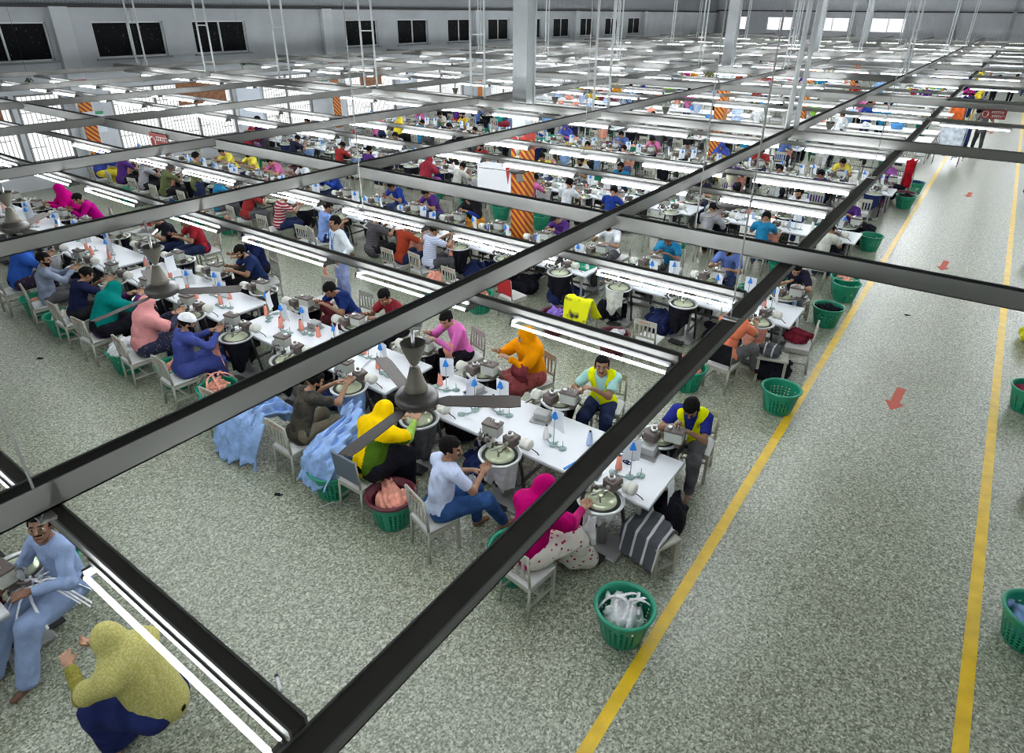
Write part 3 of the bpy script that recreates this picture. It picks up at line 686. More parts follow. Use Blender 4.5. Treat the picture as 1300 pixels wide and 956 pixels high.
    if o.get('skirt'):
        bp=[('c',T(K.hj[0]+[0,0,.03]),T(K.kn[0]),.135,.10),('c',T(K.hj[1]+[0,0,.03]),T(K.kn[1]),.135,.10),('c',T((K.kn[0]+K.kn[1])/2),T((K.ft[0]+K.ft[1])/2+[0,-.02,.06]),.12,.13),
            ('c',T(K.kn[0]),T(K.ft[0]+[0,0,.05]),.10,.09),('c',T(K.kn[1]),T(K.ft[1]+[0,0,.05]),.10,.09)]; kk=.09
    else:
        bp=[('c',T(K.hip+[-.05,0,-.03]),T(K.hip+[.05,0,-.03]),.12,.12)]; kk=.03; w=.018 if not o.get('loose') else .035
        for i in (0,1): bp+=[('c',T(K.hj[i]),T(K.kn[i]),.088+w,.062+w),('c',T(K.kn[i]),T(K.ft[i]+[0,0,.03]),.060+w,.044+w)]
    V,Q=sdf_mesh('t',bp,kk,hv,None,foldamp=.010,foldf=24,seed=o.get('seed',1)+5); V=V[:]; V[:,2]=np.maximum(V[:,2],.02)
    mk('skirt' if o.get('skirt') else 'trousers',mesh_from('trousers',[(V,Q,0)],[bm]),root)
    # head covering
    Rh=rotm(0,0); 
    def inhead(P):
        X,Y,Z=[p-q for p,q in zip(P,K.hc)]; R=K.hR.T
        return [R[0,0]*X+R[0,1]*Y+R[0,2]*Z,R[1,0]*X+R[1,1]*Y+R[1,2]*Z,R[2,0]*X+R[2,1]*Y+R[2,2]*Z]
    if o.get('hijab'):
        c=K.hc; lo=c-np.array([.42,.42,.75]); hi=c+np.array([.42,.42,.2]); hs=max(hv*.8,.012); P,org=grid(lo,hi,hs); q=inhead(P)
        head=d_el(q,(0,-.02,.02),(.097,.115,.118))
        nb=K.neck; sh=[K.sh[0],K.sh[1]]
        cape=d_rc(P,T(K.hc-[0,.02,.04]),T(nb+[0,0,-.02]),.088,.11)
        cape=smin(cape,d_rc(P,T(sh[0]*.8+sh[1]*.2),T(sh[1]*.8+sh[0]*.2),.112,.112),.08)
        cl=o.get('cape',.3); cape=smin(cape,d_rc(P,T(nb-K.up*.05+[0,.0,0]),T(nb-K.up*cl+[0,-.01,0]),.165,.175),.07)
        if o.get('capearm',True):
            for i in (0,1): cape=smin(cape,d_rc(P,T(K.sh[i]),T(K.sh[i]+(K.el[i]-K.sh[i])*.75),.088,.085),.05)
        d=smin(head,cape,.05)+creases(P,.014,34,o.get('seed',2))*np.clip((K.neck[2]+.10-P[2])*6,.15,1)
        face=d_el(q,(0,.11,-.012),(.056,.095,.078)); d=np.maximum(d,-face)
        V,Q=nets(d,org,hs); c2=V[Q].mean(1); mi=np.zeros(len(Q),np.int32)
        mats=[o['hijab']]
        if o.get('hijab2'): mats.append(o['hijab2']); mi[(c2[:,0]>-.02)&(c2[:,1]<K.hc[1]+.05)&(c2[:,2]<K.neck[2]-.02-.5*(c2[:,0]-.05))&(c2[:,0]>.06)]=1
        if o.get('niqab'):
            pass
        mk('headscarf',mesh_from('hijab',[(V,Q,mi)],mats),root)
        if o.get('veil'):
            V,Q=sdf_mesh('v',[('e',(0,.055,-.06),(.07,.07,.075)),('c',(0,.06,-.08),(0,.07,-.20),.06,.09)],.03,.01,None,xf=(hm,K.hc)); mk('face_veil',mesh_from('veil',[(V,Q,0)],[o['veil']]),root)
        if o.get('mask'): pass
    else:
        hr=o.get('hairlen',.0); lo=(-.13,-.15,-.12); hi=(.13,.13,.17); P,org=grid(lo,hi,hh*1.1)
        d=d_el(P,(0,-.016,.034),(.084,.104,.098))+fold(P,.006,70,o.get('seed',1))
        face=np.maximum(-(P[1]-.045),P[2]-.062-(.02 if not o.get('bald') else -.02)); # keep forehead open
        cut=np.maximum(-(P[1]-.035+.25*np.maximum(P[2],0)),(P[2]-.066)); d=np.maximum(d,-cut)
        low=P[2]+.035+hr+.35*np.minimum(P[1]+.03,0)*-1*-1; d=np.maximum(d,-(low))
        sideb=np.maximum(-(P[1]+.0),P[2]-.0); d=np.maximum(d,-sideb)
        V,Q=nets(d,org,hh*1.1); mk('hair',mesh_from('hair',[(V@hm.T+K.hc,Q,0)],[o.get('hairmat',M_HAIR)]),root)
        if o.get('cap'):
            P,org=grid((-.13,-.14,-.02),(.13,.2,.17),hh*1.1); d=np.maximum(d_el(P,(0,-.014,.042),(.096,.115,.102)),-(P[2]-.045))
            if o.get('brim'): d=np.minimum(d,np.maximum(d_el(P,(0,.075,.052),(.08,.10,.02)),-.02-P[1]))
            V,Q=nets(d,org,hh*1.1); mk('cap',mesh_from('cap',[(V@hm.T+K.hc,Q,0)],[o['cap']]),root)
    if o.get('mask'):
        V,Q=sdf_mesh('v',[('e',(0,.05,-.045),(.066,.062,.05))],.02,.008,None,xf=(hm,K.hc)); mk('face_mask',mesh_from('mask',[(V,Q,0)],[o['mask']]),root)
    if o.get('lanyard'):
        b=MB(); n0=K.neck+np.array([0,.05,.02]); b.path([T(K.neck+[-.07,-.02,.04]),T(K.neck+[-.085,.09,-.02]),T(K.chest+[0,.15,-.08])],.006,5); b.path([T(K.neck+[.07,-.02,.04]),T(K.neck+[.085,.09,-.02]),T(K.chest+[0,.15,-.08])],.006,5)
        b.box(T(K.chest+[0,.155,-.13]),(.06,.006,.09)); b.build('lanyard',[M_BLUE],root)
    return root
PS=1.14
def place(r,x,y,rz,label,group=None):
    r.scale=(PS,)*3
    r.location=(x,y,0); r.rotation_euler=(0,0,rz); r['label']=label; r['category']='person'
    if group: r['group']=group
    return r
# ------------------------------------------------------------------ soft goods
def heap(name,c,rx,ry,rz_,mat,seed,label,cat,group=None,h=.018,strands=0,k=.05,extra=(),amp=.022):
    """a pile of cloth: overlapping folded lobes meshed as one soft surface; base at c"""
    r=random.Random(seed); pr=[('e',(0,0,rz_*.35),(rx*.85,ry*.85,rz_*.55))]
    for i in range(12):
        a=r.uniform(0,6.28); d=r.uniform(.2,.8); p=(rx*d*cos(a),ry*d*sin(a),rz_*r.uniform(.25,.8)*(1-.35*d)); q=(p[0]*.2+r.uniform(-.4,.4)*rx,p[1]*.2+r.uniform(-.4,.4)*ry,p[2]+r.uniform(-.1,.45)*rz_*(1-.3*d))
        pr.append(('c',p,q,min(rx,ry)*r.uniform(.12,.26),min(rx,ry)*r.uniform(.08,.2)))
    for i in range(strands):
        a=r.uniform(0,6.28); p=(rx*.5*cos(a),ry*.5*sin(a),rz_*.7); q=(rx*1.15*cos(a),ry*1.15*sin(a),rz_*.55+r.uniform(0,.05)); pr+=[('c',p,q,.03,.022)]
    pr+=list(extra)
    lo,hi=bounds(pr); lo=[lo[0],lo[1],max(lo[2],-.0) if not extra else lo[2]]; P,org=grid(lo,hi,h); d=union(P,pr,k)+creases(P,amp*1.5,75,seed)+fold(P,amp*.3,50,seed+1)
    if not extra: d=np.maximum(d,-P[2]+.002)
    V,Q=nets(d,org,h); o=mk(name,mesh_from(name,[(V,Q,0)],[mat]),None,c); return tag(o,label,cat,group)
def hanging(name,c,r0,z0,z1,mat,seed,label,group=None,arc=(0,2*pi),parent=None,cat='garment',taper=.66):
    """knitted piece hanging from a ring, as a wavy thick sleeve of cloth"""
    rr=random.Random(seed); n=40; m_=12; b=MB(); vs=[]; A0,A1=arc; ph=rr.uniform(0,6)
    for lay in (0,1):
        for j in range(m_+1):
            t=j/m_; z=z0+(z1-z0)*t
            for i in range(n+1):
                a=A0+(A1-A0)*i/n; rad=r0*(1-(1-taper)*t)-.004*lay; rad+=t*(.034*sin(5*a+ph+2*t)+.018*sin(11*a+ph*2)); zz=z+t*t*(.09*sin(2*a+ph)+.05*sin(5*a+ph*3))
                vs.append((rad*cos(a),rad*sin(a),zz))
    w_=n+1; off=w_*(m_+1); fs=[]
    for j in range(m_):
        for i in range(n):
            a=j*w_+i; fs.append((a,a+w_,a+w_+1,a+1)); a+=off; fs.append((a,a+1,a+w_+1,a+w_))
    for i in range(n): a=m_*w_+i; fs.append((a,a+off,a+off+1,a+1))
    b.add(vs,fs,0,True); o=b.build(name,[mat],parent,c); return tag(o,label,cat,group)
def strips(b,c,n,L,seed,wd=.03,sag=.2,mi=0):
    """loose narrow knit strips, bent, with thickness"""
    r=random.Random(seed)
    for i in range(n):
        a=r.uniform(0,6.28); x=c[0]+r.uniform(-.08,.08); y=c[1]+r.uniform(-.08,.08); z=c[2]+r.uniform(0,.03); pts=[]
        for j in range(6):
            t=j/5; pts.append(Vector((x+L*t*cos(a+.5*t),y+L*t*sin(a+.5*t),z+.05*sin(t*3)-sag*t*t)))
        for p,q in zip(pts,pts[1:]):
            d=q-p; sx=Vector((-d.y,d.x,0)).normalized()*wd/2; up=Vector((0,0,.006))
            b.add([p-sx,p+sx,q+sx,q-sx,p-sx+up,p+sx+up,q+sx+up,q-sx+up],[(0,3,2,1),(4,5,6,7),(0,1,5,4),(1,2,6,5),(2,3,7,6),(3,0,4,7)],mi)
    return b
# ------------------------------------------------------------------ chair
def chair(style='slats',seatm=None,backm=None):
    r=empty('work_chair',(0,0,0),0,'x','chair'); cm=M_CREAM; w,d=.42,.42
    MB().box((0,.0,.45),(w,d,.03),bev=.008).build('seat',[seatm or M_SEATW],r)
    for s in (-1,1):
        MB().path([(s*.195,-.21,0),(s*.195,-.195,.45),(s*.195,-.235,.88)],.019,4).build('leg',[cm],r)
        MB().box((s*.19,.19,.22),(.036,.036,.44)).build('leg',[cm],r)
    b=MB(); b.box((0,.19,.405),(.38,.025,.05)).box((0,-.19,.405),(.38,.025,.05))
    for s in (-1,1): b.box((s*.19,0,.40),(.025,.38,.05)).box((s*.19,0,.18),(.02,.38,.03))
    b.box((0,.0,.18),(.38,.02,.03)); b.build('frame_rail',[cm],r)
    if style=='slats':
        b=MB(); b.box((0,-.23,.835),(.40,.022,.10),bev=.005); b.box((0,-.205,.56),(.38,.02,.04))
        for x in (-.11,-.035,.04,.115): b.box((x,-.215,.69),(.032,.014,.25))
        b.build('backrest',[cm],r); 
        q=MB()
        for i,x in enumerate((-.10,-.06,-.01,.03,.08)): q.box((x,-.243,.84+.004*(i%2)),(.022,.004,.022))
        q.build('painted_mark',[M((.45,.12,.08),.6,0,0,'worn_lettering')],r)
    else:
        R=Matrix.Rotation(radians(6),3,'X'); MB().box((0,-.225,.71),(.41,.03,.36),bev=.01,R=R).build('backrest',[backm],r)
    return r
CH={'slats':chair(),'slate':chair('solid',M_SEATW,M((.10,.13,.17),.5,0,0,'slate_board')),'black':chair('solid',M_SEATW,cloth((.012,.012,.016),'black_chair_cloth')),'red':chair('solid',M_SEATW,M((.45,.015,.02),.5,0,0,'red_board')),'blue':chair('solid',M_SEATW,M((.02,.10,.35),.4,0,0,'blue_board'))}
for c in CH.values(): c.location=(0,0,-60)
def put_chair(kind,x,y,rz,label,group): return dup(CH[kind],(x,y,0),rz,label,group)
def chair_simple():
    b=MB(); b.box((0,0,.45),(.42,.42,.03),1)
    for s in (-1,1): b.path([(s*.195,-.21,0),(s*.195,-.195,.45),(s*.195,-.235,.88)],.02,4); b.box((s*.19,.19,.22),(.036,.036,.44)).box((s*.19,0,.40),(.025,.38,.05))
    b.box((0,-.23,.835),(.40,.022,.10)).box((0,-.205,.56),(.38,.02,.04))
    for x in (-.11,-.035,.04,.115): b.box((x,-.215,.69),(.032,.014,.25))
    return b.mesh('work_chair',[M_CREAM,M_SEATW])
CHS=chair_simple()
# ------------------------------------------------------------------ basket
def basket_proto(mat,name='laundry_basket'):
    r=empty(name,(0,0,-60),0,'x','basket'); n=56; rows=13; b=MB(); R0,R1,Hh=.20,.285,.40; vs=[]
    zs_=[0,.03]+[.05+.022*i for i in range(rows)]+[.35,.39]
    for z in zs_:
        rad=R0+(R1-R0)*(z/Hh)**.8
        for lay in (0,.006):
            for i in range(n): a=2*pi*i/n; vs.append(((rad-lay)*cos(a),(rad-lay)*sin(a),z))
    fs=[]
    for k in range(len(zs_)-1):
        for i in range(n):
            if 1<k<len(zs_)-3 and k%2==0 and i%2==0 and (i//2)%7!=0: continue
            j=(i+1)%n; o=k*2*n; p=(k+1)*2*n; fs+=[(o+i,o+j,p+j,p+i),(o+n+j,o+n+i,p+n+i,p+n+j)]
    fs+=[tuple(range(n-1,-1,-1)),tuple(range(n,2*n))]
    b.add(vs,fs,0,True); b.build('basket_body',[mat],r)
    q=MB(); prof=[(R1-.02,.385),(R1+.005,.385),(R1+.022,.392),(R1+.024,.404),(R1+.01,.412),(R1-.012,.408),(R1-.02,.385)]
    q.lathe(prof,56); q.build('basket_rim',[mat],r); return r
BK=basket_proto(M_GREEN); BKM=basket_proto(M_MAROON)
def basket(x,y,label,group='laundry baskets beside the chairs',rz=0,maroon=False,scale=None): return dup(BKM if maroon else BK,(x,y,0),rz,label,group,scale=scale)
# ------------------------------------------------------------------ linking machine, thread stand, cone
def machine(detail=True):
    """dial linking machine: operator on the -Y side, ring centred over the origin"""
    P={}
    ring=MB().lathe([(.195,.79),(.225,.785),(.236,.80),(.236,.815),(.225,.822),(.205,.815),(.195,.80),(.195,.79)],40)
    tray_=MB().lathe([(.001,.775),(.195,.785),(.195,.80),(.001,.80)],32)
    disc=MB().lathe([(.16,.802),(.158,.815),(.13,.832),(.08,.845),(.03,.850),(.001,.851)],32).tube((.0,0,.85),(.0,0,.87),.03,.02,12)
    head=MB(); head.box((-.20,.13,1.0),(.20,.13,.14),1,rz=.12,bev=.01); head.box((-.20,.13,1.085),(.21,.145,.035),0,rz=.12,bev=.01)
    head.box((-.24,.10,.90),(.06,.08,.12),0); head.path([(-.30,.08,.93),(-.31,.02,.86),(-.24,-.04,.84)],.014,6,0); head.box((-.15,.02,.88),(.05,.10,.05),2,rz=.3)
    q_=random.Random(4)
    for i in range(9): head.box((-.32+.05*i*.6,.03+q_.uniform(-.03,.05),.87+q_.uniform(-.02,.09)),(q_.uniform(.02,.045),.03,q_.uniform(.02,.06)),(0,2,0)[i%3],rz=q_.uniform(-.6,.6))
    for i in range(5): head.tube((-.26+.03*i,.13,1.10),(-.26+.03*i,.13,1.15+.01*(i%2)),.004,n=5,mi=2)
    head.tube((-.15,.15,1.1),(-.15,.15,1.13),.03,.025,12,2); head.tube((-.29,.05,.99),(-.305,.04,.99),.03,n=12,mi=2)
    gear=MB(); gear.box((.03,.17,.93),(.15,.15,.12),0,rz=-.15,bev=.012); gear.tube((.02,.15,.99),(.02,.15,1.03),.042,.038,14,2); gear.tube((.02,.15,1.03),(.02,.15,1.05),.02,n=10,mi=0)
    gear.tube((.03,.09,.93),(.03,.07,.93),.022,n=12,mi=2); gear.path([(.0,.08,.90),(-.05,.01,.86),(-.09,-.04,.855)],.010,5,2); gear.path([(.03,.07,.88),(0,-.02,.85),(.04,-.08,.85)],.009,5,0)
    mot=MB(); mot.tube((.10,.19,.93),(.15,.20,.93),.02,n=10,mi=2)
    Ry=Matrix.Rotation(radians(90),3,'Y')
    mot.lathe([(.001,.0),(.058,.0),(.070,.012),(.070,.05),(.060,.055),(.060,.062),(.070,.067),(.070,.105),(.055,.12),(.02,.122),(.001,.122)],20,1,(.145,.20,.93),R=Ry)
    mot.tube((.255,.20,.93),(.265,.20,.93),.026,n=12,mi=0); mot.path([(.24,.22,.88),(.30,.27,.80),(.33,.26,.785)],.006,5,0)
    ped=MB(); ped.tube((0,.06,.78),(0,.10,.12),.045,.05,12,1); ped.box((0,.14,.03),(.44,.34,.05),1,bev=.01); ped.box((0,.26,.62),(.16,.14,.22),0,bev=.01); ped.path([(-.15,.12,.78),(-.20,.16,.4),(-.20,.2,.05)],.018,6,0); ped.path([(.17,.12,.78),(.2,.16,.4),(.2,.2,.05)],.018,6,0)
    ped.tube((-.16,.22,.30),(-.13,.22,.30),.16,n=18,mi=0); ped.box((0,-.08,.05),(.24,.13,.02),0)
    return [('dial_ring',ring,[M_RIM]),('dial_tray',tray_,[M_DARK]),('domed_disc',disc,[M_DISC]),('machine_head',head,[M_BROWN,M_PALE,M_STEEL]),('gearbox',gear,[M_BROWN,M_PALE,M_STEEL]),('motor_drum',mot,[M_DARK,M_DRUM,M_STEEL]),('pedestal',ped,[M_DARK,M_GREY])]
MACH=empty('linking_machine',(0,0,-60),0,'x','machine')
for nm,b,mt in machine(): b.build(nm,mt,MACH)
def merged():
    b=MB(); mats=[]; 
    for nm,q,mt in machine():
        o=len(mats); mats+=mt; k=len(b.v); b.v+=q.v; b.f+=[tuple(i+k for i in f) for f in q.f]; b.mi+=[m_+o for m_ in q.mi]; b.sm+=q.sm
    return b.mesh('linking_machine',mats)
MACHS=merged()
def stand_parts():
    base=MB(); pts=[(-.16,.03,.02),(-.12,-.02,.015),(-.05,-.045,.015),(.03,-.04,.015),(.10,-.01,.015)]; base.path(pts,.009,6); base.path([(.0,-.04,.015),(.0,.04,.015)],.008,5)
    for p in ((-.16,.03),(.11,.0),(0,-.03)): base.lathe([(.001,.004),(.042,.004),(.045,.012),(.012,.018),(.001,.018)],16,0,(p[0],p[1],0))
    base.tube((.11,0,.01),(.11,0,.10),.004,n=5)
    rod=MB().tube((0,-.03,.01),(0,-.03,.46),.0045,n=6).path([(0,-.03,.44),(.05,-.03,.46),(.11,0,.45)],.003,4)
    clip=MB().add([(-.032,-.05,.34),(.032,-.05,.34),(.032,-.01,.34),(-.032,-.01,.34),(-.008,-.04,.42),(.008,-.04,.42),(.008,-.02,.42),(-.008,-.02,.42)],[(3,2,1,0),(4,5,6,7),(0,1,5,4),(1,2,6,5),(2,3,7,6),(3,0,4,7)])
    pap=MB(); n=6; vs=[]
    for lay in (0,.0015):
        for i in range(n+1):
            t=i/n; vs+=[(-.085,.015+.05*t*t-.03*t+lay,.42-.26*t),(.085,.02+.05*t*t-.03*t+lay,.42-.26*t)]
    fs=[]
    for i in range(n): a=2*i; fs.append((a,a+2,a+3,a+1)); a+=2*(n+1); fs.append((a,a+1,a+3,a+2))
    pap.add(vs,fs); return [('stand_base',base,[M_STAND]),('rod',rod,[M_GREY]),('clip',clip,[M_BLUE]),('sheet',pap,[M_PAPER])]
STD=empty('thread_stand',(0,0,-60),0,'x','thread stand')
for nm,b,mt in stand_parts(): b.build(nm,mt,STD)
CONE=empty('thread_cone',(0,0,-60),0,'x','thread cone')
MB().lathe([(.001,0),(.036,0),(.037,.01),(.022,.155),(.017,.158),(.001,.158)],18).build('yarn',[M_PEACH],CONE); MB().lathe([(.012,.155),(.014,.172),(.008,.172),(.006,.155)],12).build('core',[M_DARK],CONE)
def cone(x,y,z,mat,label,group='thread cones on the tables'): return dup(CONE,(x,y,z),0,label,group,{'yarn':{0:mat}},scale=1.15)
M_YW=M((.80,.80,.80),.7,0,0,'white_yarn'); M_YP=M((.80,.30,.22),.7,0,0,'peach_yarn'); M_YB=M((.45,.55,.80),.7,0,0,'pale_blue_yarn'); M_YN=M((.02,.03,.10),.7,0,0,'navy_yarn'); M_YG=M((.02,.35,.2),.7,0,0,'green_yarn')
def table_proto(L=3.62,W=1.0):
    r=empty('work_table',(0,0,-60),0,'x','table')
    MB().box((0,0,.742),(L,W,.032),bev=.006).build('tabletop',[M_TOP],r); MB().box((0,0,.722),(L+.006,W+.006,.02)).build('edge_band',[M_EDGE],r)
    for x in (-L/2+.15,0,L/2-.15):
        for y in (-W/2+.12,W/2-.12): MB().box((x,y,.355),(.04,.04,.71)).build('leg',[M_GREY],r)
    b=MB()
    for x in (-L/2+.15,0,L/2-.15): b.box((x,0,.12),(.04,W-.2,.03)).box((x,0,.68),(.04,W-.2,.04))
    b.box((0,0,.35),(L-.3,.04,.04)); b.build('underframe',[M_LEGM],r)
    for i in range(3): MB().box((-L/2+.6+i*1.2,.05*(-1)**i,.55),(.22,.26,.20),bev=.02).build('motor_box',[M_DARK],r)
    return r
TB=table_proto()
# ================================================================== LAYOUT OF THE TABLE ROWS
PITCH_R=5.65
YC=[.25,5.90,11.58,17.2,22.85,28.5]
RN=['bottom left row','front row','second row','third row','fourth row','fifth row']
def seatx(k): return -1.97-4.05*(k//3)-(.47,1.85,3.17)[k%3]
rs=random.Random(11)
TABLED=set()
for row in range(6):
    nb=[6,6,6,6,6,6][row]
    for b in range(1 if row==0 else 0,nb):
        x=-1.97-4.05*b-1.81
        if row==0 and b>3: continue
        dup(TB,(x,YC[row],0),0,'white topped work table, %s from the aisle in the %s'%(ORD[b+1],RN[row]),'long white work tables')
NYARN=[M_YP,M_YW,M_YB,M_YP,M_YN]
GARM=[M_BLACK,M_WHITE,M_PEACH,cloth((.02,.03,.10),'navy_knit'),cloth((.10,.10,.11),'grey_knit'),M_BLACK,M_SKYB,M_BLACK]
HANG=[ (lambda L,seed,ar,tp: hanging('hanging_garment',(0,0,-60),.218,.79,.79-L,M_BLACK,seed,'x',arc=ar,taper=tp).data)(L,s_,ar,tp) for L,s_,ar,tp in ((.5,1,(pi*.85,pi*2.15),.55),(.62,2,(pi*.7,pi*2.3),.45),(.40,3,(pi*1.0,pi*1.9),.8),(.28,4,(0,2*pi),.6))]
for o in [o for o in COL.objects if o.name.startswith('hanging_garment')]: bpy.data.objects.remove(o)
def hangc(x,y,rz,mat,i,label,group='knitwear hanging from the machine rings'):
    o=mk('hanging_garment',HANG[i%4],None,(x,y,0),rz); o.material_slots[0].link='OBJECT'; o.material_slots[0].material=mat; o.scale=(1.13,1.13,1); return tag(o,label,'garment',group)
STS=None
def merged_stand():
    b=MB(); mats=[]
    for nm,q,mt in stand_parts():
        o=len(mats); mats+=mt; k=len(b.v); b.v+=q.v; b.f+=[tuple(i+k for i in f) for f in q.f]; b.mi+=[m_+o for m_ in q.mi]; b.sm+=q.sm
    return b.mesh('thread_stand',mats)
STS=merged_stand()
HEAPM=[]
for s in range(5):
    o=heap('cloth_heap',(0,0,-60),.22,.21,.24,M_PEACH,40+s,'x','cloth',h=.016,strands=3); HEAPM.append(o.data); bpy.data.objects.remove(o)
def heapc(x,y,z,mat,i,label,group='cloth heaps by the seats',rz=0,sc=1.,name='cloth_heap'):
    o=mk(name,HEAPM[i%5],None,(x,y,z),rz); o.scale=(sc,)*3; o.material_slots[0].link='OBJECT'; o.material_slots[0].material=mat; return tag(o,label,'cloth',group)
def w_(k): return '%s seat from aisle'%ORD[k+1]
SKIPM={(0,0,0)}
for row in range(6):
    near_detail=row<=2
    for k in range(17):
        x=seatx(k)
        for side in (-1,1):
            if row==0 and (side<0 or k<3 or k>8): continue
            if row==5 and k<2: continue
            sn='near side' if side<0 else 'far side'
            y=YC[row]+side*.74; rz=0 if side<0 else pi
            xx=x if side<0 else x-.02+(.05 if k%3==0 else -.05)
            wh='%s, %s of %s'%(w_(k),sn,RN[row])
            if row in(2,) and side>0 and k>10 : pass
            if near_detail and k<(12 if row==1 else 9): dup(MACH,(xx,y,0),rz+rs.uniform(-.06,.06),'linking machine with round dial at '+wh,'dial linking machines').scale=(1.13,1.13,1.0)
            else:
                o=mk('linking_machine',MACHS,None,(xx,y,0),rz+rs.uniform(-.08,.08)); tag(o,'linking machine with round dial at '+wh,'machine','dial linking machines').scale=(1.13,1.13,1.0)
            # thread stand and cone
            sx,sy=max(-1.97-4.05*(k//3)-3.62+.22,min(-1.97-4.05*(k//3)-.42,xx+.45*(1 if side<0 else -1)-.05)),YC[row]+side*.10+rs.uniform(-.03,.03)
            if rs.random()<.95:
                a=rs.uniform(-1.5,1.5)
                if near_detail and k<9: dup(STD,(sx,sy,.76),a,'thread stand with sheet at '+wh,'thread stands with paper sheets').scale=(1.18,)*3
                else: tag(mk('thread_stand',STS,None,(sx,sy,.76),a),'thread stand with sheet at '+wh,'thread stand','thread stands with paper sheets').scale=(1.18,)*3
            for q in range(1 if row==1 and k<3 else 1+(rs.random()<.5)):
                mt=[M_YP,M_YW,M_YB,M_YW][rs.randrange(4)]
                if row==1: mt=[M_YW,M_YB,M_YP,M_YP][(k+side)%4] if k<3 else M_YP
                if q==1:
                    cone(sx+.25,sy+.05*side,.76,mt,'second thread cone at '+wh)
                else: cone(sx-.16,sy+.03,.772,mt,'thread cone on stand at '+wh)
            # garment on the ring
            if rs.random()<.9 and not (row==1 and side<0 and k in (0,1,3)) and not row==0:
                gi=rs.randrange(8); mt=GARM[gi]
                if row==1 and side<0 and k in (4,5,6): mt=M_BLACK
                if side>0 and row==1: mt=M_BLACK
                if row==2 and side<0: mt=[M_PEACH,M_BLACK,M_WHITE,M_BLACK,M_BLACK,M_BLACK,M_PEACH,M_BLACK][k%8]
                hangc(xx,y,rz+rs.uniform(-.5,.5),mt,rs.randrange(3),'knit garment hanging from ring at '+wh)
# ------------------------------------------------------------------ chairs and baskets, generic rows
cid=0
for row in range(2,6):
    for k in range(17):
        for side in (-1,1):
            if row==2 and side<0 and k<8: continue
            x=seatx(k)+rs.uniform(-.08,.08); y=YC[row]+side*1.72+rs.uniform(-.08,.08)
            wh='%s, %s of %s'%(w_(k),'near side' if side<0 else 'far side',RN[row])
            o=mk('work_chair',CHS,None,(x,y,0),(0 if side<0 else pi)+rs.uniform(-.15,.15)); tag(o,'cream slatted chair at '+wh,'chair','cream work chairs')
            r_=rs.random()
            if r_<.62:
                bx,by=x+.62,y+side*.10; basket(bx,by,'green laundry basket right of '+wh,maroon=rs.random()<.1)
                if rs.random()<.65: heapc(bx,by,.22,[M_PEACH,M_WHITE,M_SKYB,M_PEACH,GARM[3],M_BLACK][rs.randrange(6)],rs.randrange(5),'cloth heap in basket right of '+wh,'cloth heaps in the baskets',rs.uniform(0,6),.98)
            if rs.random()<.18: heapc(x,y-side*.0,.47,[M_BLACK,M_WHITE,M_PEACH,GARM[3],cloth((.55,.03,.05),'red_knit')][rs.randrange(5)],rs.randrange(5),'folded knitwear on chair at '+wh,'cloth heaps on chairs',rs.uniform(0,6),.8)
# ------------------------------------------------------------------ generic workers, copied and re-dressed
shirts=[cloth(c,'shirt_cloth') for c in ((.02,.05,.28),(.70,.74,.78),(.02,.02,.04),(.30,.03,.03),(.10,.16,.40),(.12,.14,.06),(.55,.55,.50),(.02,.20,.38),(.62,.42,.05),(.30,.30,.33),(.60,.15,.35),(.70,.60,.08),(.08,.03,.18),(.22,.40,.70))]
scarfs=[cloth(c,'scarf_cloth') for c in ((.012,.012,.015),(.45,.02,.22),(.02,.25,.22),(.65,.28,.03),(.05,.08,.35),(.30,.03,.05),(.60,.25,.30),(.70,.55,.04),(.30,.10,.35),(.55,.50,.42))]
pants=[cloth(c,'trouser_cloth') for c in ((.02,.03,.08),(.015,.015,.018),(.10,.10,.11),(.06,.09,.20))]
G=[]
OCC=list(COLS)+[(-14.5,9.95),(-12.75,9.95),(-11.15,10.),(-10.15,9.98),(-9.45,10.12),(-10.32,8.42)]
def proto(**o):
    r=build_person(o,'person',hv=.022,hh=.011,hand=.010); r.location=(0,0,-60); G.append((r,o)); return r
lo=dict(bottom=pants[0],top=shirts[0])
proto(**lo,lean=20,nod=38,neck=22,hands=((-.10,.48,.95),(.10,.50,.97)))
proto(**lo,lean=26,nod=45,neck=26,turn=15,hands=((-.14,.52,.90),(.08,.52,.93)),hairlen=.01,seed=4)
proto(**lo,lean=14,nod=18,neck=14,turn=-22,hands=((-.10,.42,.88),(.13,.46,.95)),beard=True,seed=6)
proto(**lo,lean=20,nod=36,neck=20,hijab=scarfs[0],skirt=True,sleeve='long',hands=((-.10,.48,.95),(.10,.50,.95)),seed=8)
proto(**lo,lean=16,nod=24,neck=18,turn=20,hijab=scarfs[1],skirt=True,sleeve='long',cape=.36,hands=((-.12,.45,.90),(.12,.50,.95)),seed=9)
proto(**lo,sit=False,lean=8,nod=20,neck=12,hands=((-.16,.30,1.0),(.16,.32,1.05)),seed=10)
proto(**lo,lean=22,nod=30,neck=20,turn=-12,cap=M_BLACK,brim=True,hands=((-.10,.50,.95),(.12,.46,.93)),seed=14,sleeve='long')
skins=[M_SKIN,M_SKIN2,M_SKIN3,M_SKIN]
cn={0:'shirt',1:'headscarf'}
SHN=['blue','white','black','red','mid blue','olive','pale grey','teal blue','mustard','grey','pink','yellow','violet','light blue']
SCN=['black','magenta','teal','orange','dark blue','maroon','pink','yellow','purple','beige']
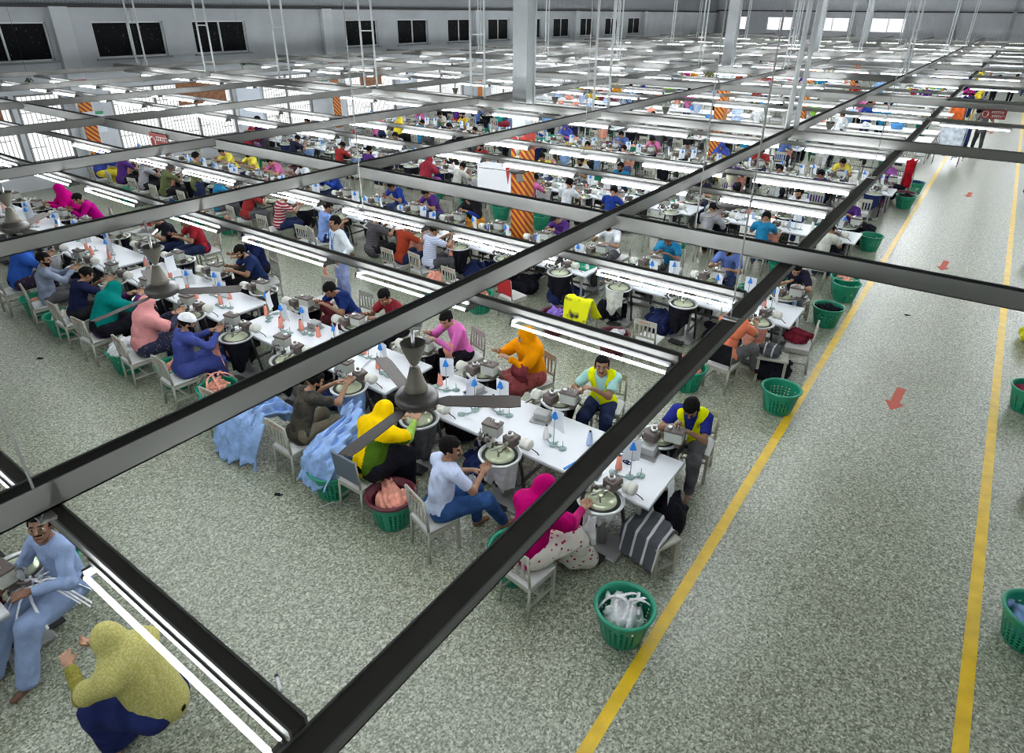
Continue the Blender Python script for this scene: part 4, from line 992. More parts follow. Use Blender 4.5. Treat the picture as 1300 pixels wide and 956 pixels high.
def worker(pi_,x,y,rz,sh,sc_,wh,extra=''):
    if any(abs(x-a)<.62 and abs(y-b)<.8 for a,b in OCC): return None
    OCC.append((x,y))
    r,o=G[pi_]; mats={'shirt':{0:shirts[sh]},'trousers':{0:pants[rs.randrange(4)]},'skirt':{0:patterned((.02,.02,.05),(.5,.4,.4),25,name='printed_skirt') if False else scarfs[(sc_+3)%10]},'headscarf':{0:scarfs[sc_]},'body':{0:skins[rs.randrange(4)]}}
    lab=('person in %s headscarf'%SCN[sc_] if pi_ in (3,4) else 'person in %s shirt'%SHN[sh])+extra+' '+wh
    if pi_!=5 and (wh.endswith(tuple('0123456789')) or 'finishing' in wh or wh.startswith('sitting')):
        tag(mk('work_chair',CHS,None,(x+.03*sin(rz),y-.03*cos(rz),0),rz),('cream chair under the worker '+wh),'chair','chairs in the finishing area')
    q=dup(r,(x,y,0),rz,lab,'workers at the tables',mats,scale=PS); q['category']='person'; return q
# picked out by place in the photograph: (row, seat, side) -> (figure, shirt, scarf)
KEY={(2,5,-1):None,
 (2,3,1):(2,1,0),(2,1,1):(2,4,0),(2,2,1):(0,7,0),(2,0,1):(1,2,0),(2,5,1):(4,0,1),(2,6,1):(3,0,0),(2,7,1):(1,12,0),(2,8,1):(1,0,0),(2,11,1):(2,1,0),(2,13,1):(2,11,0),
 (2,9,-1):(0,13,0),(2,10,-1):(1,3,0),(2,11,-1):(0,7,0),(2,12,-1):(5,5,0),(2,14,-1):(0,9,0),(2,15,-1):(0,12,0),(2,16,-1):(4,0,4),
 (3,1,-1):(0,7,0),(3,0,-1):(1,6,0),(3,0,1):(0,12,0),(3,4,-1):(0,0,0),(3,5,-1):(2,1,0),(3,3,1):(2,2,0),(3,8,-1):(1,6,0),(3,9,-1):(3,0,5),
 (4,2,-1):(0,1,0),(4,1,1):(1,11,0),(4,0,1):(3,0,8),(4,5,1):(1,9,0),(4,7,1):(0,4,0),(4,10,1):(4,0,9)}
for row in range(2,6):
    for k in range(17):
        for side in (-1,1):
            key=(row,k,side)
            if row==2 and side<0 and k<8: continue
            if key in KEY and KEY[key] is None: continue
            if key in KEY: pi_,sh,sc_=KEY[key]
            else:
                if rs.random()<(.50 if row>2 else .40): continue
                pi_=rs.choice([0,1,2,3,4,6,0,1]); sh=rs.randrange(14); sc_=rs.randrange(10)
            if row==5 and k<2: continue
            x=seatx(k)+rs.uniform(-.06,.06); y=YC[row]+side*(1.62 if pi_!=5 else 1.35)
            wh='at %s, %s of %s'%(w_(k),'near side' if side<0 else 'far side',RN[row])
            worker(pi_,x,y,(0 if side<0 else pi)+rs.uniform(-.15,.15),sh,sc_,wh)
# ------------------------------------------------------------------ front row, near side
def P(name_label,x,y,rz,**o): 
    r=build_person(o,'person',hv=.015,hh=.0062,hand=.0058); return place(r,x,y,rz,name_label)
mag=cloth((.42,.0,.12),'magenta_scarf',.15); 
P('person in magenta headscarf and rose printed skirt, back to camera at front row end',-2.78,4.22,-.12,hijab=mag,cape=.42,skirt=True,sleeve='long',top=cloth((.5,.02,.16),'magenta_tunic'),bottom=patterned((.70,.66,.60),(.35,.02,.06),17,.50),lean=17,nod=32,neck=18,turn=-10,hands=((-.08,.50,.90),(.20,.56,.84)),knees=((-.10,.44,.50),(.20,.46,.50)),feet=((.0,.52,.08),(.26,.66,.08)),skin=M_SKIN2,seed=3)
P('person in pale blue shirt and jeans looking back towards the camera',-3.98,4.22,-.30,top=cloth((.52,.60,.80),'pale_blue_shirt',.1),bottom=cloth((.03,.08,.22),'blue_denim'),lean=12,nod=10,neck=12,turn=-42,hands=((.02,.40,.84),(.13,.44,.86)),knees=((.0,.44,.52),(.22,.42,.52)),feet=((-.02,.46,.08),(.22,.62,.12)),moustache=True,seed=5,hairlen=.01)
P('person in yellow and green headscarf bent over a machine dial',-5.12,4.22,.0,hijab=cloth((.85,.55,.0),'yellow_scarf',.12),hijab2=cloth((.06,.13,.01),'green_scarf'),cape=.42,skirt=True,sleeve='long',top=cloth((.3,.5,.1),'green_tunic'),bottom=M_BLACK,lean=22,nod=42,neck=24,hands=((-.06,.54,.92),(.14,.60,.93)),skin=M_SKIN2,seed=12)
P('person in dark camouflage shirt sewing among light blue cloth',-6.42,4.22,-.05,top=patterned((.045,.038,.025),(.015,.014,.010),11,.5,'camouflage_cloth','noise'),bottom=cloth((.16,.14,.10),'khaki_cloth'),lean=22,nod=34,neck=26,turn=-20,beard=True,hands=((-.02,.58,.98),(.16,.60,1.0)),seed=7)
P('person in indigo tunic with white skullcap and beard',-9.30,4.28,-.10,top=cloth((.05,.07,.26),'indigo_tunic',.12),bottom=cloth((.05,.07,.26),'indigo_tunic',.12),loose=True,sleeve='long',cap=M_WHITE,beard=True,lean=12,nod=22,neck=20,turn=-20,hands=((-.02,.46,.98),(.16,.48,1.0)),seed=8)
P('person in pink headscarf with black veil and dotted dress',-10.45,4.28,-.10,hijab=cloth((.66,.28,.28),'pink_scarf',.1),veil=M_BLACK,cape=.40,skirt=True,sleeve='long',top=patterned((.012,.015,.05),(.6,.6,.65),38,.32),bottom=patterned((.012,.015,.05),(.6,.6,.65),38,.32),lean=14,nod=18,neck=14,turn=-35,hands=((-.02,.48,.96),(.14,.50,.98)),skin=M_SKIN2,seed=9)
P('person in teal headscarf with violet sleeves',-11.72,4.20,.05,hijab=cloth((.0,.17,.15),'teal_scarf',.12),cape=.44,skirt=True,sleeve='long',top=cloth((.07,.02,.10),'violet_tunic'),bottom=M_BLACK,lean=26,nod=42,neck=26,hands=((-.08,.54,.96),(.14,.60,.97)),skin=M_SKIN2,seed=10)
P('person in navy shirt with black hair bent behind the teal scarf',-12.80,4.26,.0,top=cloth((.012,.016,.05),'navy_shirt'),bottom=pants[1],lean=22,nod=40,neck=26,hands=((-.08,.50,.96),(.12,.54,.97)),seed=11)
P('person in blue grey shirt with short beard, left of the navy shirt',-14.05,4.28,-.25,top=cloth((.24,.28,.38),'blue_grey_shirt'),bottom=pants[2],beard=True,lean=8,nod=16,neck=10,turn=-25,sleeve='long',hands=((.0,.42,.98),(.14,.46,1.0)),seed=13)
P('person in royal blue headscarf and flowered dress at left edge',-15.25,4.25,.0,hijab=cloth((.03,.10,.42),'royal_scarf',.12),cape=.44,skirt=True,sleeve='long',top=patterned((.02,.01,.03),(.5,.3,.4),30,.35),bottom=patterned((.02,.01,.03),(.5,.3,.4),30,.35),lean=22,nod=34,neck=20,hands=((-.08,.52,.96),(.12,.54,.96)),seed=14)
# far side of the front row (facing the camera)
yel=cloth((.80,.86,.0),'yellow_vest',.06)
P('person in yellow safety vest over mint plaid shirt, looking at the camera',-3.55,7.28,pi+.25,top=patterned((.28,.60,.55),(.45,.70,.68),22,.5,'mint_plaid','plaid'),vest=yel,bottom=pants[0],lean=16,nod=-8,neck=14,turn=12,hands=((.02,.48,1.03),(.22,.40,.90)),skin=M_SKIN,moustache=True,seed=15)
P('person in yellow vest over navy shirt with face mask, at row end',-2.18,7.18,pi+.15,top=cloth((.02,.03,.22),'navy_shirt2'),vest=yel,mask=cloth((.02,.03,.14),'navy_mask'),bottom=cloth((.10,.10,.11),'charcoal_trousers'),lean=22,nod=48,neck=24,hands=((-.04,.50,.98),(.14,.46,.98)),seed=16)
P('person in bright orange headscarf and shawl behind the front table',-4.78,7.32,pi-.35,hijab=cloth((.75,.27,.0),'orange_scarf',.14),cape=.52,skirt=True,sleeve='long',top=cloth((.7,.25,.0),'orange_tunic'),bottom=patterned((.28,.05,.05),(.15,.02,.03),14,.5),lean=10,nod=18,neck=12,turn=-20,hands=((-.06,.44,1.00),(.16,.46,1.02)),skin=M_SKIN2,seed=17)
P('person in bright pink shirt bent over his machine',-6.15,7.30,pi-.30,top=cloth((.68,.16,.48),'pink_shirt',.12),bottom=M_BLACK,lean=20,nod=34,neck=24,turn=20,sleeve='long',hands=((-.06,.48,.92),(.16,.46,.94)),skin=M_SKIN2,seed=18)
P('person in dark red shirt partly hidden by the big beam',-7.62,7.32,pi-.1,top=cloth((.22,.02,.03),'dark_red_shirt'),bottom=pants[1],lean=18,nod=34,neck=22,turn=15,hands=((-.10,.48,.92),(.12,.50,.94)),seed=19)
P('person in navy tee shirt bent behind a white sheet',-8.72,7.22,pi-.1,top=cloth((.012,.03,.14),'navy_tee'),bottom=cloth((.15,.04,.05),'maroon_cloth'),lean=28,nod=44,neck=28,hands=((-.10,.50,.92),(.12,.52,.92)),seed=20)
P('person in dark blue tee shirt working beyond the third lamp',-11.55,7.28,pi-.25,top=cloth((.015,.03,.10),'dark_blue_tee'),bottom=pants[1],lean=20,nod=34,neck=24,turn=15,beard=True,hands=((-.14,.50,.90),(.12,.50,.92)),seed=21)
P('person in dark blue clothes close behind the dark blue tee shirt',-12.15,7.75,pi-.2,top=cloth((.01,.015,.06),'ink_blue'),bottom=pants[1],lean=12,nod=30,neck=20,hands=((-.14,.46,.92),(.12,.46,.92)),seed=22)
P('person in magenta hooded scarf at the far left of the front row',-19.6,7.2,pi-.2,hijab=cloth((.50,.0,.18),'magenta_hood',.1),cape=.4,skirt=True,sleeve='long',top=cloth((.50,.0,.18),'magenta_hood',.1),bottom=M_BLACK,lean=12,nod=26,neck=14,turn=-20,hands=((-.1,.44,.9),(.1,.46,.92)),seed=23)
P('person with black hair and magenta sleeve beside the hooded scarf',-18.4,7.3,pi-.4,top=cloth((.45,.0,.2),'magenta_shirt'),bottom=pants[0],lean=24,nod=36,neck=24,hands=((-.1,.46,.9),(.1,.48,.92)),seed=24,sleeve='long')
P('person with dark hair and black shirt with yellow collar, far left',-15.1,7.5,pi-.2,top=M_BLACK,bottom=pants[0],lean=22,nod=40,neck=20,hands=((-.1,.46,.9),(.1,.48,.92)),seed=25)
P('person in red shirt next to the yellow collared one, far left',-14.4,7.75,pi-.2,top=cloth((.30,.02,.03),'red_shirt2'),bottom=pants[0],lean=18,nod=30,neck=20,hands=((-.1,.46,.9),(.1,.48,.92)),seed=26)
P('person standing in white shirt with blue lanyard holding peach cloth',-10.32,8.42,pi-.25,sit=False,top=cloth((.66,.72,.76),'white_shirt',.08),bottom=cloth((.30,.36,.62),'pale_blue_trousers'),lanyard=True,lean=3,nod=4,neck=8,turn=-6,sleeve='long',hands=((-.30,.16,.98),(.20,.10,.86)),moustache=True,beard=False,seed=27)
# bottom left pair
P('person in grey blue shirt suit looking up at the camera, bottom left',-6.18,1.28,pi*1.06,top=cloth((.27,.36,.56),'grey_blue_suit',.1),bottom=cloth((.27,.36,.56),'grey_blue_suit',.1),loose=True,lean=4,nod=-20,neck=2,turn=42,sleeve='long',knees=((-.16,.44,.52),(.12,.46,.50)),feet=((-.20,.62,.08),(.10,.70,.08)),hands=((-.16,.34,.86),(.16,.36,.80)),skin=M_SKIN3,moustache=True,seed=28)
P('person in yellow green patterned headscarf seen from above, bottom left',-4.22,1.12,radians(112),hijab=patterned((.42,.39,.10),(.52,.49,.20),70,.52,'yellow_green_print','noise'),cape=.46,skirt=True,sleeve='long',top=patterned((.30,.28,.04),(.22,.20,.03),60,.5,'olive_texture','noise'),bottom=cloth((.02,.03,.12),'navy_skirt'),lean=20,nod=34,neck=20,turn=0,hands=((-.10,.56,.94),(.12,.50,.94)),skin=M_SKIN2,seed=29)
# second row, near side
P('person in coral shirt and hood with grey trousers, back to camera in second row',-2.62,9.78,-.1,top=cloth((.80,.22,.12),'coral_shirt',.1),hijab=cloth((.80,.22,.12),'coral_hood',.1),cape=.12,capearm=False,bottom=cloth((.12,.125,.13),'grey_trousers'),lean=20,nod=34,neck=20,sleeve='short',hands=((-.06,.54,.90),(.16,.56,.90)),knees=((-.06,.42,.50),(.24,.40,.52)),feet=((-.02,.42,.08),(.28,.52,.14)),seed=30)
P('person in blue white striped tee shirt and flat cap, seen from behind',-9.45,10.12,-.25,top=patterned((.35,.42,.62),(.62,.66,.75),9,.5,'striped_tee','stripe'),cap=cloth((.13,.12,.07),'olive_cap'),brim=True,bottom=cloth((.08,.08,.09),'dark_trousers'),lean=10,nod=22,neck=16,turn=-20,hands=((-.02,.46,1.04),(.14,.48,1.06)),seed=31)
P('person in rust orange shirt beside the striped tee shirt',-10.15,9.98,-.1,top=cloth((.32,.045,.02),'rust_shirt',.1),bottom=pants[0],lean=14,nod=26,neck=18,hands=((-.1,.48,.98),(.14,.5,.98)),seed=32)
P('person in dark striped polo shirt left of the rust shirt',-11.15,10.0,-.2,top=patterned((.03,.03,.04),(.10,.09,.10),9,.5,'dark_striped_polo','stripe'),bottom=pants[1],lean=16,nod=26,neck=20,turn=-15,beard=True,hands=((-.1,.48,.98),(.14,.5,.98)),seed=33)
P('person in light blue shirt sitting on a chair above the standing one',-12.75,9.95,-.3,top=cloth((.22,.34,.68),'light_blue_polo',.1),bottom=pants[0],lean=10,nod=32,neck=20,turn=-15,hands=((-.05,.40,.86),(.14,.42,.86)),seed=34)
P('person in red polo shirt with white stripes behind the grid beam',-14.5,9.95,-.3,top=patterned((.26,.015,.03),(.6,.5,.5),5,.72,'red_striped_polo','stripe'),bottom=pants[0],lean=14,nod=24,neck=20,turn=-15,hands=((-.02,.48,.98),(.14,.5,.98)),seed=35)
# ------------------------------------------------------------------ chairs of the front row and second row near side
fr=[(-2.72,4.16,-.12,'slats','under the magenta scarf'),(-4.02,4.18,-.30,'slats','under the pale blue shirt'),(-5.22,4.18,.0,'slate','with slate back behind the yellow scarf'),(-6.45,4.14,-.05,'slats','under the camouflage shirt'),(-7.9,4.10,.05,'slats','empty, half covered by light blue cloth'),(-9.32,4.18,-.05,'slats','under the indigo tunic'),(-10.5,4.16,-.1,'slats','under the pink scarf'),(-11.8,4.12,.05,'slats','under the teal scarf'),(-12.85,4.16,.0,'slats','under the navy shirt'),(-14.1,4.18,-.2,'slats','under the blue grey shirt'),(-15.35,4.12,.0,'slats','under the royal blue scarf')]
for x,y,rz,kd,l_ in fr: put_chair(kd,x,y,rz,'cream painted chair '+l_,'chairs of the front row')
ff=[(-3.52,7.42,pi+.25,'slats','behind the yellow vest and mint shirt'),(-2.12,7.28,pi+.15,'slats','under the masked vest wearer'),(-4.78,7.40,pi-.3,'slats','behind the orange scarf'),(-6.15,7.40,pi-.3,'slats','behind the pink shirt'),(-7.65,7.45,pi,'slats','behind the dark red shirt'),(-8.75,7.40,pi,'slats','behind the navy tee shirt'),(-9.9,7.5,pi+.1,'slats','empty beside the standing person'),(-11.6,7.45,pi-.2,'slats','behind the dark blue tee shirt'),(-18.5,7.4,pi-.3,'slats','behind the magenta sleeve'),(-15.1,7.62,pi-.2,'slats','behind the yellow collared black shirt'),(-14.4,7.88,pi-.2,'slats','behind the red shirt at far left'),(-19.6,7.3,pi-.2,'slats','behind the magenta hooded scarf'),(-12.2,7.85,pi-.2,'slats','behind the dark blue clothes'),(-17.2,7.7,pi+.3,'red','red backed, at the far left of the front row')]
for x,y,rz,kd,l_ in ff: put_chair(kd,x,y,rz,('cream painted chair ' if kd=='slats' else 'small chair ')+l_,'chairs of the front row')
s2=[(-2.62,9.72,-.1,'black','with black cloth back under the coral shirt'),(-3.98,9.80,.0,'slats','empty, in front of the dark second row machines'),(-5.40,9.98,.1,'slats','with yellow shirt over its back'),(-7.05,9.95,-.2,'red','with red back, right of the green basket'),(-8.35,9.75,-.1,'slats','empty, right of the striped tee shirt'),(-9.5,9.98,-.2,'slats','under the striped tee shirt'),(-10.2,9.84,-.1,'slats','under the rust shirt'),(-12.8,9.85,-.25,'slats','under the light blue polo')]
for x,y,rz,kd,l_ in s2: put_chair(kd,x,y,rz,'work chair '+l_,'chairs of the second row')
put_chair('slats',-1.78,11.15,pi*.55,'cream chair turned sideways at the second row end, maroon cloth on it','chairs of the second row')
put_chair('slats',-2.35,13.2,pi*.9,'empty cream chair beyond the second row end','chairs of the second row')
# bench with striped cloth at the front row end
r=empty('side_bench',(-1.88,5.42,0),-.42,'cream bench at front row end with striped cloth on top','bench')
MB().box((.0,0,.44),(.50,.36,.04),bev=.01).build('bench_top',[M_CREAM],r)
for sx in (-1,1):
    for sy in (-1,1): MB().box((sx*.21,sy*.14,.21),(.045,.045,.42)).build('leg',[M_CREAM],r)
MB().box((0,-.14,.12),(.42,.025,.04)).box((0,.14,.12),(.42,.025,.04)).box((-.21,0,.12),(.025,.28,.04)).box((.21,0,.12),(.025,.28,.04)).build('stretcher',[M_CREAM],r)
def sheetcloth(name,pts,th,mat,label,cat='cloth',group=None,nx=24,amp=.012,seed=1):
    """thick draped cloth over a bilinear/polyline profile: pts rows of 3D control points"""
    R=len(pts); Cn=len(pts[0]); A=np.array(pts,float); vs=[]; ny=(R-1)*8
    for lay in (0,1):
        for j in range(ny+1):
            v=j/ny*(R-1); j0=min(int(v),R-2); fv=v-j0
            for i in range(nx+1):
                u=i/nx*(Cn-1); i0=min(int(u),Cn-2); fu=u-i0
                p=(A[j0,i0]*(1-fu)+A[j0,i0+1]*fu)*(1-fv)+(A[j0+1,i0]*(1-fu)+A[j0+1,i0+1]*fu)*fv
                wv=amp*(sin(9*u+3*v+seed+.8*sin(2.3*v+u))+.6*sin(17*u-5*v+seed*2)); vs.append((p[0]+wv*.5,p[1]+wv*.6,p[2]+wv*.8-lay*th))
    b=MB(); w=nx+1; off=w*(ny+1); fs=[]
    for j in range(ny):
        for i in range(nx): a=j*w+i; fs.append((a,a+1,a+w+1,a+w)); a+=off; fs.append((a,a+w,a+w+1,a+1))
    for j in range(ny): a=j*w; fs.append((a,a+w,a+w+off,a+off)); a=j*w+nx; fs.append((a,a+off,a+w+off,a+w))
    for i in range(nx): a=i; fs.append((a,a+off,a+off+1,a+1)); a=ny*w+i; fs.append((a,a+1,a+1+off,a+off))
    b.add(vs,fs,0,True); return tag(b.build(name,[mat]),label,cat,group)
n=NT('grey_striped_cloth',.85); c=n.coord('Object'); wv=n.n('ShaderNodeTexWave',Scale=2.1,bands_direction='X'); n.l(c,wv.inputs[0]); n.col(n.ramp(wv.outputs[0],[(.0,(.06,.065,.075)),(.86,(.06,.065,.075)),(.9,(.5,.5,.52))],'CONSTANT')); M_GSTR=n.m
sheetcloth('striped_cloth',[[(-2.20,5.20,.20),(-1.95,5.12,.22),(-1.72,5.06,.24)],[(-2.22,5.32,.49),(-1.95,5.24,.50),(-1.72,5.18,.50)],[(-2.10,5.72,.52),(-1.86,5.62,.52),(-1.68,5.52,.50)],[(-2.08,5.80,.40),(-1.85,5.72,.38),(-1.66,5.60,.36)]],.02,M_GSTR,'folded charcoal cloth with white stripes lying on the bench')
heap('black_bag',(-1.95,5.98,0),.26,.24,.62,M_BLACK,77,'black cloth bag standing on the floor behind the bench','bag',h=.02,amp=.012)
sheetcloth('hanging_sheet',[[(-1.955,6.05,.765),(-1.955,5.85,.765)],[(-1.94,6.05,.72),(-1.94,5.85,.72)],[(-1.92,6.04,.50),(-1.92,5.86,.47)]],.004,M_PAPER,'white paper sheet hanging over the front table end','paper sheet',nx=8,amp=.002)
sheetcloth('hanging_sheet',[[(-1.955,11.6,.765),(-1.955,11.4,.765)],[(-1.94,11.6,.72),(-1.94,11.4,.72)],[(-1.92,11.6,.50),(-1.92,11.42,.47)]],.004,M_PAPER,'white paper sheet hanging over the second row table end','paper sheet',nx=8,amp=.002)
# ------------------------------------------------------------------ baskets with their cloth
def filled(x,y,mat,i,label,lab2,maroon=False,z=.20,sc=1.,strip=0,smat=None):
    basket(x,y,label,maroon=maroon,rz=i)
    if mat: heapc(x,y,z,mat,i,lab2,'cloth heaps in the baskets',i*1.3,sc)
    if strip: 
        b=MB(); strips(b,(x,y,z+.25),strip,.26,i,sag=.15); tag(b.build('knit_strips',[smat or mat]),'loose strips spilling out of '+label.replace('green basket','the basket',1),'knit strips','knit strips')
filled(-1.70,4.36,M_WHITE,1,'green basket full of white cloth beside the yellow line','white cloth heap in the basket beside the yellow line',z=.16,strip=6)
filled(-3.02,4.36,None,0,'nearly empty green basket between magenta scarf and pale blue shirt','')
b=MB(); strips(b,(-2.95,4.62,.42),5,.18,5,sag=.2); tag(b.build('knit_strips',[M_WHITE]),'white knit strips hanging over the nearly empty basket rim','knit strips','knit strips')
filled(-4.72,4.18,M_PEACH,2,'green basket heaped with peach cloth behind the pale blue shirt','peach cloth heap behind the pale blue shirt',z=.22,sc=1.08)
q=MB().lathe([(.27,.385),(.312,.39),(.318,.41),(.30,.43),(.27,.42),(.20,.25),(.19,.25),(.262,.39)],48).build('maroon_basket',[M_MAROON],None,(-4.72,4.18,.008)); tag(q,'maroon plastic tub nested in the peach cloth basket','tub')
filled(-5.72,4.12,M_SKYB,3,'green basket under the light blue cloth heap','light blue cloth heap on the basket beside the slate chair',z=.24,sc=1.25)
filled(-8.42,4.30,None,4,'green basket half hidden behind the big beam','')
filled(-8.70,4.42,M_PEACH,4,'green basket beside the indigo tunic','peach strips heap beside the indigo tunic',z=.30,sc=.8,strip=8)
filled(-9.9,4.42,M_PEACH,0,'green basket between indigo tunic and pink scarf','peach cloth between indigo tunic and pink scarf',z=.24,sc=.85)
filled(-11.05,4.20,M_WHITE,1,'green basket under white bundles left of the pink scarf','white bundle heap left of the pink scarf',z=.28,sc=1.3)
filled(-13.45,4.20,cloth((.62,.58,.50),'cream_cloth'),2,'green basket of cream cloth between navy and blue grey shirts','cream cloth heap between navy and blue grey shirts',z=.2)
filled(-14.75,4.30,M_PEACH,3,'green basket at left edge with peach cloth','peach cloth heap at the left edge',z=.2,sc=.8)
filled(-9.4,7.15,M_PEACH,0,'green basket behind the table gap beside the navy tee shirt','peach cloth in the basket beside the navy tee shirt',z=.2,sc=.9)
filled(-1.62,9.55,None,1,'empty green basket beside the coral shirt','')
filled(-3.05,9.35,M_PEACH,2,'green basket left of the coral shirt','pale pink cloth heap left of the coral shirt',z=.28,sc=1.0)
filled(-4.62,9.70,M_WHITE,3,'maroon basket of white cloth in the second row','white cloth heap in the maroon basket',maroon=True,z=.2)
filled(-5.95,9.85,cloth((.28,.18,.62),'lilac_cloth'),4,'maroon basket of lilac cloth in the second row','lilac cloth heap in the maroon basket',maroon=True,z=.24)
filled(-7.75,9.75,M_PEACH,1,'green basket of peach cloth left of the red chair','peach cloth heap left of the red chair',z=.25)
filled(-8.95,9.75,M_PEACH,0,'green basket behind the striped tee shirt','peach cloth heap behind the striped tee shirt',z=.3,sc=1.1)
filled(-1.72,14.95,None,2,'empty green basket beyond the second row beside the yellow line','')
filled(-3.25,13.25,M_PEACH,3,'green basket behind the second row table end','pink cloth in the basket behind the second row end',z=.12,sc=.9)
filled(-6.95,1.35,M_WHITE,2,'green basket holding white strips, bottom left','white strip heap, bottom left',z=.22,sc=.9,strip=14)
filled(-6.55,.55+.0,None,1,'maroon basket at the bottom left corner','',maroon=True)
filled(1.62,6.65,M_SKYB,0,'green basket at the right edge, nearest of the right aisle','pale cloth in the nearest right edge basket',z=.12)
filled(1.58,11.9,cloth((.35,.05,.09),'crimson_cloth'),1,'green basket at the right edge with crimson cloth','crimson cloth in the right edge basket',z=.16)
filled(1.75,20.5,M_SKYB,2,'green basket at the right edge far up the aisle','pale cloth in the far right basket',z=.16)
filled(-1.75,24.3,M_BLACK,3,'green basket by the yellow line beside the red cloth rack','black cloth in the basket beside the red rack',z=.2)
# light blue cloth masses around the camouflage shirt
sheetcloth('cloth_drape',[[(-7.75,3.74,.10),(-7.45,3.66,.02),(-7.10,3.70,.16),(-6.86,3.80,.05)],[(-7.72,3.86,.62),(-7.45,3.82,.66),(-7.10,3.84,.70),(-6.84,3.90,.60)],[(-7.70,4.05,.86),(-7.40,4.02,.92),(-7.08,4.02,.90),(-6.86,4.05,.80)],[(-7.66,4.40,.80),(-7.38,4.40,.74),(-7.05,4.42,.72),(-6.84,4.36,.66)],[(-7.6,4.62,.30),(-7.35,4.66,.25),(-7.05,4.66,.28),(-6.86,4.60,.2)]],.03,M_SKYB,'light blue cloth mass over the empty chair behind camouflage shirt','cloth','light blue cloth masses',nx=90,amp=.05,seed=3)
sheetcloth('cloth_drape',[[(-6.02,3.86,.30),(-5.78,3.84,.22),(-5.50,3.88,.34)],[(-6.02,3.94,.60),(-5.78,3.90,.66),(-5.46,3.96,.58)],[(-5.98,4.20,.78),(-5.74,4.18,.84),(-5.48,4.22,.72)],[(-6.02,4.60,.74),(-5.80,4.60,.84),(-5.6,4.6,.7)],[(-6.22,4.85,.80),(-6.0,4.88,.86),(-5.8,4.85,.66)]],.03,M_SKYB,'light blue cloth mass spilling between the camouflage shirt and slate chair','cloth','light blue cloth masses',nx=80,amp=.05,seed=5)
pass
hangc(seatx(3),YC[1]-.74,.4,M_SKYB,1,'light blue knit hanging from the ring by the camouflage shirt'); hangc(seatx(3)+.0,YC[1]-.75,2.2,M_SKYB,0,'second light blue knit layer hanging from the ring by the camouflage shirt')
heap('cloth_drape',(-5.98,4.85,.05),.24,.30,.66,M_SKYB,93,'light blue cloth mass under the dial between camouflage shirt and yellow scarf','cloth','light blue cloth masses',strands=3,amp=.03)
hanging('hanging_garment',(seatx(0),YC[1]-.74,0),.234,.80,.52,M_WHITE,5,'white knit piece draped over the ring before the magenta scarf',arc=(pi*1.0,pi*1.95))
hanging('hanging_garment',(seatx(1),YC[1]-.74,0),.234,.80,.40,M_WHITE,6,'white knit sleeve hanging from the ring by the pale blue shirt')
hanging('hanging_garment',(seatx(5),YC[1]-.74,0),.236,.80,.60,M_PEACH,7,'peach knit band on the ring by the indigo tunic',arc=(pi*1.1,pi*1.9))
def drop(x,y,z,L,wd,mat,label,seed,name='hanging_strip',dx=0,dy=0):
    pts=[[(x-wd/2,y,z),(x+wd/2,y+.02,z)],[(x-wd*.6+dx*.5,y-.04+dy*.5,z-L*.5),(x+wd*.5+dx*.5,y-.02+dy*.5,z-L*.5)],[(x-wd*.45+dx,y+.02+dy,z-L),(x+wd*.5+dx,y+.03+dy,z-L)]]
    return sheetcloth(name,pts,.008,mat,label,'knit piece','knit pieces being worked',nx=8,amp=.014,seed=seed)
drop(-2.35,4.80,.86,.40,.12,M_WHITE,'white knit piece in the hands of the magenta scarf wearer',1)
drop(-3.83,4.62,.84,.42,.09,M_WHITE,'white knit piece held by the pale blue shirt wearer',2,dx=.12)
drop(-5.0,4.72,.92,.62,.16,M_PEACH,'peach knit piece hanging from the hands of the yellow scarf wearer',3)
drop(-9.12,4.74,.98,.50,.20,M_PEACH,'peach knit piece held by the indigo tunic wearer',4,dx=.1)
drop(-10.25,4.76,.96,.4,.12,M_PEACH,'peach knit piece held by the pink scarf wearer',5)
drop(-10.52,8.15,.98,.42,.10,M_PEACH,'peach knit piece hanging from the standing person hand',6)
drop(-9.2,10.62,1.04,.7,.08,M_PEACH,'peach knit strip held by the striped tee wearer',7)
drop(-8.85,6.78,.95,.30,.30,cloth((.20,.04,.05),'maroon_knit'),'maroon knit piece held by the navy tee wearer',8)
drop(-4.7,6.85,1.0,.3,.25,cloth((.20,.04,.05),'maroon_knit'),'maroon knit piece held by the orange scarf wearer',9)
drop(-6.05,6.82,.95,.3,.16,M_PEACH,'peach knit piece held by the pink shirt wearer',10)
b=MB(); strips(b,(-6.05,1.02,.82),16,.34,9,wd=.022,sag=.3); tag(b.build('knit_strips',[M_WHITE]),'bundle of white knit strips held by the grey blue suit wearer','knit strips','knit strips')
